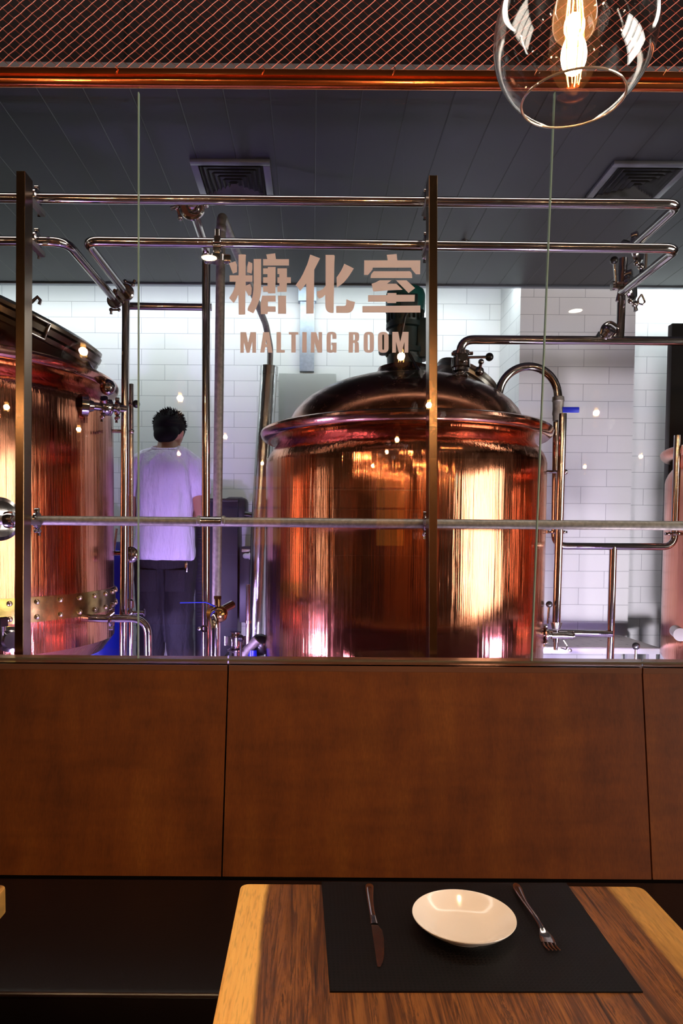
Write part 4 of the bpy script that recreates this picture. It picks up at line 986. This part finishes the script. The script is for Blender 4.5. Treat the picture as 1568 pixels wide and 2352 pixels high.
# blue barrel
q = P(262, 1245, 4.05)
t = thing('blue_barrel', 'blue plastic barrel standing behind the mash tun', 'barrel', (-1.28, 4.12, FZ))
MB().lathe([(.0,0),(.22,0),(.235,.02),(.235,.2),(.245,.22),(.235,.24),(.235,.6),(.245,.62),(.235,.64),(.23,q.z-FZ-.04),(.2,q.z-FZ),(.0,q.z-FZ)], 40, Matrix.Translation((-1.28, 4.12, FZ))).build('barrel_body', M['blue_plastic'], t)
# steel valve left at barrel height
va, vb_ = P(262, 1271, 3.5), P(285, 1271, 3.5)
t = thing('barrel_tap', 'small steel tap beside the blue barrel left of the thin tube', 'tap', va)
MB().cyl(va, vb_+Vector((.03,0,0)), .012).cyl(va+Vector((.0,0,.01)), P(268, 1214, 3.5), .0055, seg=10).build('tap_body', M['steel'], t)
# pump assembly
q = P(541, 1472, 3.2)
t = thing('transfer_pump', 'low steel pump with clamped ports on the floor left of the kettle', 'pump', (q.x, 3.25, FZ))
MB().lathe([(0,-.12),(.03,-.12),(.03,-.05),(.04,-.045),(.04,-.038),(.022,-.03),(.022,-.022),(.036,-.018),(.036,.018),(.022,.022),(.018,.034),(.026,.036),(.026,.04),(0,.04)], 28, Matrix.Translation(q)).build('inlet_port', M['steel'], t)
mb = MB()
for s_ in (-1, 1): mb.cyl(q+Vector((s_*.045,0,-.02)), q+Vector((s_*.045,0,.022)), .008, seg=10)
mb.build('clamp_bolt', M['steel'], t)
MB().lathe([(0,-.12),(.09,-.12),(.1,-.1),(.1,.1),(.08,.13),(0,.13)], 32, axmat((q.x+.02, 3.34, q.z-.14), (0,1,0))).box(q.x-.07, q.x+.16, 3.2, 3.5, FZ, q.z-.22, .01).build('pump_body', M['black'], t)
pb_ = P(585, 1470, 3.2)
MB().tube([pb_+Vector((.01,0,.0)), pb_+Vector((-.05,0,-.06)), pb_+Vector((-.07,0,-.12))], .021, .03, 16).build('hose', M['galv'], t)
MB().ball(pb_+Vector((.02,.06,-.03)), .05, (1,1,1.0), 20).build('rubber_cap', M['black'], t)
ta, tb = P(570, 1342, 3.2), P(569, 1455, 3.2)
MB().tube([Vector((tb.x,3.2,q.z-.08)), ta], .0098, 0, 16).lathe([(.0105,-.006),(.015,-.006),(.015,.006),(.0105,.006)], 18, Matrix.Translation(P(570,1428,3.2))).build('riser_tube', M['steel'], t)
kb, ka = P(553, 1466, 3.1), P(553, 1500, 3.1)
MB().cyl((ka.x, 3.1, ka.z-.08), kb, .005, seg=10).build('lever', M['steel'], t); MB().ball(kb, .0155, (1,1,1), 18).build('lever_ball', M['black'], t)
MB().cyl((pb_.x-.01, 3.2, q.z-.04), (pb_.x-.01, 3.2, FZ+.02), .02).build('outlet_port', M['blue_handle'], t, 'blue outlet sleeve')
# platform
PY0_, PY1_ = 3.71, 4.20; pzz = P(1400, 1487, PY0_).z
xr = P(1515, 1487, PY0_).x; xl = P(1150, 1487, PY0_).x
t = thing('work_platform', 'low steel work platform with checker plate top in front of the tiled column', 'platform', ((xl+xr)/2, 3.95, FZ))
MB().box(xl, xr, PY0_, PY1_, pzz-.003, pzz, 0).build('checker_plate', M['grating'], t)
MB().box(xl, xr, PY0_-.002, PY0_+.02, pzz-.034, pzz-.004, .002).box(xl, xr, PY1_-.02, PY1_, pzz-.034, pzz-.004, .002).box(xr-.02, xr, PY0_+.02, PY1_-.02, pzz-.034, pzz-.004, .002).box(xl, xl+.02, PY0_+.02, PY1_-.02, pzz-.034, pzz-.004, .002).build('frame', M['whitepaint'], t)
for lx in (xr-.035, xl+.02, P(1445,1500,4.15).x):
    for ly in (PY0_+.02, PY1_-.05):
        MB().box(lx-.018, lx+.018, ly-.015, ly+.02, FZ, pzz-.03).build('leg', M['whitepaint'], t)
q = P(1309, 1494, PY0_-.01); MB().lathe([(0,-.006),(.009,-.005),(.009,.003),(0,.006)], 12, axmat(q, (0,-1,0))).build('bolt', M['steel_dull'], t)
# black panel at right
a = P(1549, 742, 3.88)
t = thing('partition_screen', 'tall black partition standing behind the right-hand tank', 'partition', (a.x+.4, 3.9, FZ))
MB().box(a.x-.012, a.x+.9, 3.88, 3.93, FZ, a.z, .004).build('panel_board', M['blackp'], t)
# ================================================================== PERSON
def capsule(bm, p0, p1, r0, r1, seg=16, n=5):
    p0, p1 = Vector(p0), Vector(p1); d = (p1-p0).normalized(); pts = []; rr_ = []
    for k in range(n): 
        a = PI/2*(k/n); pts.append(p0-d*r0*math.cos(a)); rr_.append(max(r0*math.sin(a), r0*.08))
    pts.append(p0); rr_.append(r0); pts.append((p0+p1)/2); rr_.append((r0+r1)/2); pts.append(p1); rr_.append(r1)
    for k in range(1, n+1):
        a = PI/2*(k/n); pts.append(p1+d*r1*math.sin(a)); rr_.append(max(r1*math.cos(a), r1*.08))
    bm.sweep(pts, rr_, seg)
def loft(mb, rings, seg=32):
    vs = []
    for cx, cy, cz, rx, ry, tl in rings:     # tl: tilt, z rises with +y
        vs.append([mb.bm.verts.new((cx+rx*math.copysign(abs(math.cos(2*PI*k/seg))**.85, math.cos(2*PI*k/seg)), cy+ry*math.copysign(abs(math.sin(2*PI*k/seg))**.85, math.sin(2*PI*k/seg)), cz+tl*math.sin(2*PI*k/seg)*ry)) for k in range(seg)])
    for a, b in zip(vs, vs[1:]):
        for k in range(seg): mb.bm.faces.new((a[k], a[(k+1) % seg], b[(k+1) % seg], b[k])).smooth = True
    mb.bm.faces.new(vs[0][::-1]); mb.bm.faces.new(vs[-1])
def finish(o, vox, smooth=2, disp=None):
    r = o.modifiers.new('r', 'REMESH'); r.mode = 'VOXEL'; r.voxel_size = vox; r.use_smooth_shade = True
    s = o.modifiers.new('s', 'SMOOTH'); s.iterations = smooth; s.factor = .6
    if disp:
        tx = bpy.data.textures.new('folds', 'CLOUDS'); tx.noise_scale = disp[0]; tx.noise_depth = 1
        d = o.modifiers.new('d', 'DISPLACE'); d.texture = tx; d.strength = disp[1]; d.mid_level = .5; d.texture_coords = 'LOCAL'
    return o
HX, HY = -.817, 4.00
man = thing('person', 'person with short black hair, white T-shirt and dark jeans, back turned, head bowed', 'person', (HX, HY, FZ))
def W(x, y, z): return (HX+x, HY+y, FZ+z)
b = MB()
# torso, pelvis
loft(b, [(HX, HY+.01, FZ+.80, .10, .08, 0), (HX, HY+.01, FZ+.86, .155, .11, 0), (HX, HY+.0, FZ+.95, .15, .105, 0), (HX, HY+.005, FZ+1.05, .132, .095, 0), (HX, HY+.02, FZ+1.18, .148, .105, 0), (HX, HY+.035, FZ+1.30, .158, .105, 0), (HX, HY+.04, FZ+1.37, .13, .085, 0), (HX, HY+.045, FZ+1.42, .07, .06, 0)])
capsule(b, W(0,.045,1.36), W(0,.09,1.47), .06, .055)
hc = Vector(W(.004, .125, 1.535))       # head centre, bowed forward
hm = Matrix.Rotation(math.radians(-28), 4, 'X') @ Matrix.Rotation(math.radians(-8), 4, 'Z')
b.ball(hc, .1, (.78, .95, 1.0), 28, hm)
jaw = hc+hm.to_3x3() @ Vector((0, .035, -.065)); b.ball(jaw, .062, (.9, .95, .85), 20, hm)
for s_ in (-1, 1):
    e = hc+hm.to_3x3() @ Vector((s_*.077, -.005, -.02)); b.ball(e, .028, (.32, .62, 1.1), 14, hm @ Matrix.Rotation(s_*.35, 4, 'Z'))
    ey = hc+hm.to_3x3() @ Vector((s_*.03, .083, .002)); b.ball(ey, .014, (1.1, .6, .7), 12, hm)
b.ball(hc+hm.to_3x3() @ Vector((0, .1, -.02)), .014, (.8, 1.2, 1.6), 12, hm)
b.ball(hc+hm.to_3x3() @ Vector((0, .09, -.058)), .018, (1.2, .6, .45), 12, hm)
for s_ in (-1, 1):
    sh = W(s_*.148, .035, 1.325); el = W(s_*.198, .03, 1.07); wr = W(s_*.09, .27, 1.03)
    capsule(b, W(s_*.08,.04,1.345), sh, .05, .05); capsule(b, sh, el, .048, .038); capsule(b, el, wr, .037, .026)
    pm = Vector(wr)+Vector((-s_*.02, .05, -.005))
    capsule(b, wr, pm, .026, .03); b.ball(pm+Vector((-s_*.003,.015,0)), .036, (1.0, 1.15, .45), 16)
    for k, ln in enumerate((.062, .072, .068, .052)):
        f0_ = pm+Vector((-s_*(.030-.019*k)+(-s_)*-.0, .042, 0)); f1_ = f0_+Vector((0, ln*.55, -.006)); f2_ = f1_+Vector((0, ln*.35, -.024))
        capsule(b, f0_, f1_, .0092, .0085, 8, 3); capsule(b, f1_, f2_, .0085, .0075, 8, 3)
    t0 = pm+Vector((-s_*.03, .0, -.004)); t1_ = t0+Vector((-s_*.025, .03, -.008)); capsule(b, t0, t1_, .011, .0095, 8, 3); capsule(b, t1_, t1_+Vector((-s_*.004,.028,-.01)), .0095, .008, 8, 3)
    hp = W(s_*.085, .01, .84); kn_ = W(s_*.08, .0, .47); an = W(s_*.10, .03, .085)
    capsule(b, hp, kn_, .085, .055); capsule(b, kn_, an, .055, .036)
    capsule(b, W(s_*.10,.02,.045), W(s_*.11,.17,.035), .036, .03)
body_o = finish(b.build('body', M['skin'], man, auto=False), .0052, 3)
# T-shirt
s = MB()
loft(s, [(HX-.005, HY+.0, FZ+.81, .168, .122, .0), (HX-.005, HY+.0, FZ+.815, .172, .126, 0), (HX-.004, HY-.003, FZ+.87, .172, .128, 0), (HX, HY, FZ+.95, .164, .124, 0), (HX, HY+.005, FZ+1.05, .155, .118, 0), (HX, HY+.018, FZ+1.18, .156, .126, 0), (HX, HY+.032, FZ+1.29, .160, .126, 0), (HX, HY+.04, FZ+1.35, .155, .116, 0), (HX, HY+.045, FZ+1.395, .135, .095, .10), (HX, HY+.05, FZ+1.43, .092, .080, .20)])
for s_ in (-1, 1):
    capsule(s, W(s_*.075,.045,1.365), W(s_*.150,.035,1.325), .074, .074)
    a_ = Vector(W(s_*.155,.035,1.33)); b_ = Vector(W(s_*.190,.035,1.165)); s.sweep([a_, a_*.5+b_*.5, b_], [.072, .068, .064], 24)
sh_o = finish(s.build('t_shirt', M['shirt'], man, 'white short-sleeved T-shirt', auto=False), .007, 2, (.11, .022))
cl = MB(); pts = []
for k in range(33):
    a_ = 2*PI*k/32; pts.append(Vector((HX+.080*math.cos(a_), HY+.052+.070*math.sin(a_), FZ+1.436+.017*math.sin(a_))))
cl.sweep(pts, .0075, 8, False); cl.build('collar', M['shirt'], sh_o)
# jeans
j = MB()
loft(j, [(HX, HY+.005, FZ+.76, .150, .12, 0), (HX, HY+.005, FZ+.82, .163, .122, 0), (HX, HY+.003, FZ+.885, .158, .113, 0)])
for s_ in (-1, 1):
    capsule(j, W(s_*.080, .01, .79), W(s_*.078, .0, .47), .098, .08, 22); j.sweep([Vector(W(s_*.078, .0, .47)), Vector(W(s_*.086,.015,.25)), Vector(W(s_*.095, .03, .07))], [.08, .074, .066], 22)
je = finish(j.build('jeans', M['jeans'], man, 'dark denim jeans', auto=False), .008, 2, (.09, .014))
for s_ in (-1, 1):
    x = HX+s_*.078; MB().box(x-.055, x+.055, HY-.118, HY-.103, FZ+.64, FZ+.76, .006, ).build('back_pocket', M['jeans'], je)
MB().box(HX+.125, HX+.14, HY-.085, HY-.078, FZ+.745, FZ+.80, .002).build('key_clip', M['steel'], man)
for s_ in (-1, 1):
    sb = MB(); capsule(sb, W(s_*.10,.0,.045), W(s_*.112,.19,.038), .046, .038, 18)
    bmesh.ops.bisect_plane(sb.bm, geom=sb.bm.verts[:]+sb.bm.edges[:]+sb.bm.faces[:], plane_co=(0,0,FZ+.002), plane_no=(0,0,-1), clear_outer=True)
    sb.build('shoe', M['shoe'], man)
# hair: cap plus short tufts
h = MB(); hc2 = hc+hm.to_3x3() @ Vector((0,-.012,.022)); h.ball(hc2, .106, (.86, .93, .92), 28, hm)
nb = hc+hm.to_3x3() @ Vector((0,-.052,-.045)); h.ball(nb, .068, (1.08, .62, .95), 20, hm)
rnd = random.Random(3); hb = MB()
for k in range(900):
    th = rnd.uniform(0, 2*PI); u = rnd.uniform(.05, 1); rr2 = math.sqrt(1-u*u) if u < 1 else 0
    d = hm.to_3x3() @ Vector((rr2*math.cos(th)*.86, rr2*math.sin(th)*.93, u*.92))
    p = hc2+d*.098; sw = Vector((rnd.uniform(-.5,.5), rnd.uniform(-.5,.2), rnd.uniform(-.1,.8)))
    ln = rnd.uniform(.008, .016+.022*max(0, u)); dd = (d.normalized()+sw*.55).normalized()
    hb.sweep([p, p+dd*ln*.5, p+dd*ln+Vector((0,0,-.003))], [.0035, .0026, .0006], 4, False)
ho = finish(h.build('hair', M['hair'], man, 'short tousled black hair', auto=False), .006, 2); hb.build('hair_tufts', M['hair'], ho)
# ================================================================== LIGHT
def area(name, loc, rot, sx, sy, e, col, spread=None):
    l = bpy.data.lights.new(name, 'AREA'); l.shape = 'RECTANGLE'; l.size = sx; l.size_y = sy; l.energy = e; l.color = col
    if spread: l.spread = math.radians(spread)
    o = bpy.data.objects.new(name, l); C.objects.link(o); o.location = loc; o.rotation_euler = rot; return o
# LED strips in the slot between ceiling and tiled wall
def ledstrip(x0, x1, y, w_, tilt=24):
    return area('cove_light', ((x0+x1)/2, y, CZ+.087), (math.radians(tilt), 0, 0), x1-x0, .03, w_, (.84, .95, 1))
ledstrip(-4.3, 1.19, 4.29, COVE*5.49)
ledstrip(1.90, 4.0, 4.275, COVE*2.6)
ledstrip(1.22, 1.87, 4.243, COVE*.10, 10)
# violet floodlights standing low behind the glass, below the sight line
for i, (x, y, z, e, tx, ty, tz, col) in enumerate(FLOODS):
    t = thing('floodlight', 'small violet floodlight standing low on the brewing room floor behind the panels', 'floodlight', (x, y, FZ), 'brewing room floodlights')
    MB().box(x-.06, x+.06, y-.03, y+.005, z-.05, z+.05, .008).build('lamp_head', M['blackp'], t)
    MB().cyl((x, y-.012, FZ), (x, y-.012, z-.05), .01).lathe([(0,0),(.06,0),(.06,.012),(0,.012)], 20, Matrix.Translation((x, y-.012, FZ))).build('stand', M['blackp'], t)
    o = area('flood', (0,0,0), (0,0,0), .11, .08, SPOT*e, col, 150); o.parent = t
    o.location = (0, .012, z-FZ); o.rotation_euler = (Vector((tx, ty, tz))-Vector((x, y, z))).to_track_quat('-Z', 'Y').to_euler()
# daylight: bright overcast sky outside the hall windows
wd = bpy.data.worlds.new('sky'); sc.world = wd; wd.use_nodes = True
bg = wd.node_tree.nodes['Background']; bg.inputs[0].default_value = (1, .95, .86, 1); bg.inputs[1].default_value = SKY
pl_ = area('window_portal', (4.26, (WY0+WY1)/2, (WZ0+WZ1)/2), (0, math.radians(90), 0), WZ1-WZ0, WY1-WY0, 1, (1,1,1))
pl_.data.cycles.is_portal = True
# added warm fill spots without fixtures, aimed at table, backrest and hall walls
for x, y, e, tx, ty in ((-.62, .2, FILL*2.4, -.05, 1.0), (1.7, .4, FILL*.8, .9, 1.9), (-2.0, -3.5, FILL*2, -2.0, -6.5), (.5, -4.5, FILL*2, .4, -6.9), (2.6, -4.5, FILL*2, 2.6, -6.9), (-3.6,-2, FILL*2, -4.5, -2.5)):
    l = bpy.data.lights.new('fill_spot', 'SPOT'); l.energy = e; l.color = (1, .66, .36); l.spot_size = math.radians(60); l.spot_blend = .7; l.shadow_soft_size = .03
    o = bpy.data.objects.new('fill_spot', l); C.objects.link(o); o.location = (x, y, 3.3)
    d = Vector((tx, ty, .8))-o.location; o.rotation_euler = d.to_track_quat('-Z', 'Y').to_euler()
# ------------------------------------------------------------------ output
vs = sc.view_settings; sc.display_settings.display_device = 'sRGB'
vs.view_transform = 'Standard'; vs.look = 'None'; vs.exposure = EXPO; vs.gamma = 1; vs.use_curve_mapping = False
cy = sc.cycles; cy.use_denoising = True; cy.max_bounces = 12; cy.transparent_max_bounces = 32; cy.glossy_bounces = 6; cy.diffuse_bounces = 5
cy.sample_clamp_indirect = 6; cy.sample_clamp_direct = 0; cy.caustics_reflective = False; cy.caustics_refractive = False; cy.blur_glossy = .3
try: cy.denoiser = 'OPENIMAGEDENOISE'; cy.denoising_input_passes = 'RGB_ALBEDO_NORMAL'
except Exception: pass
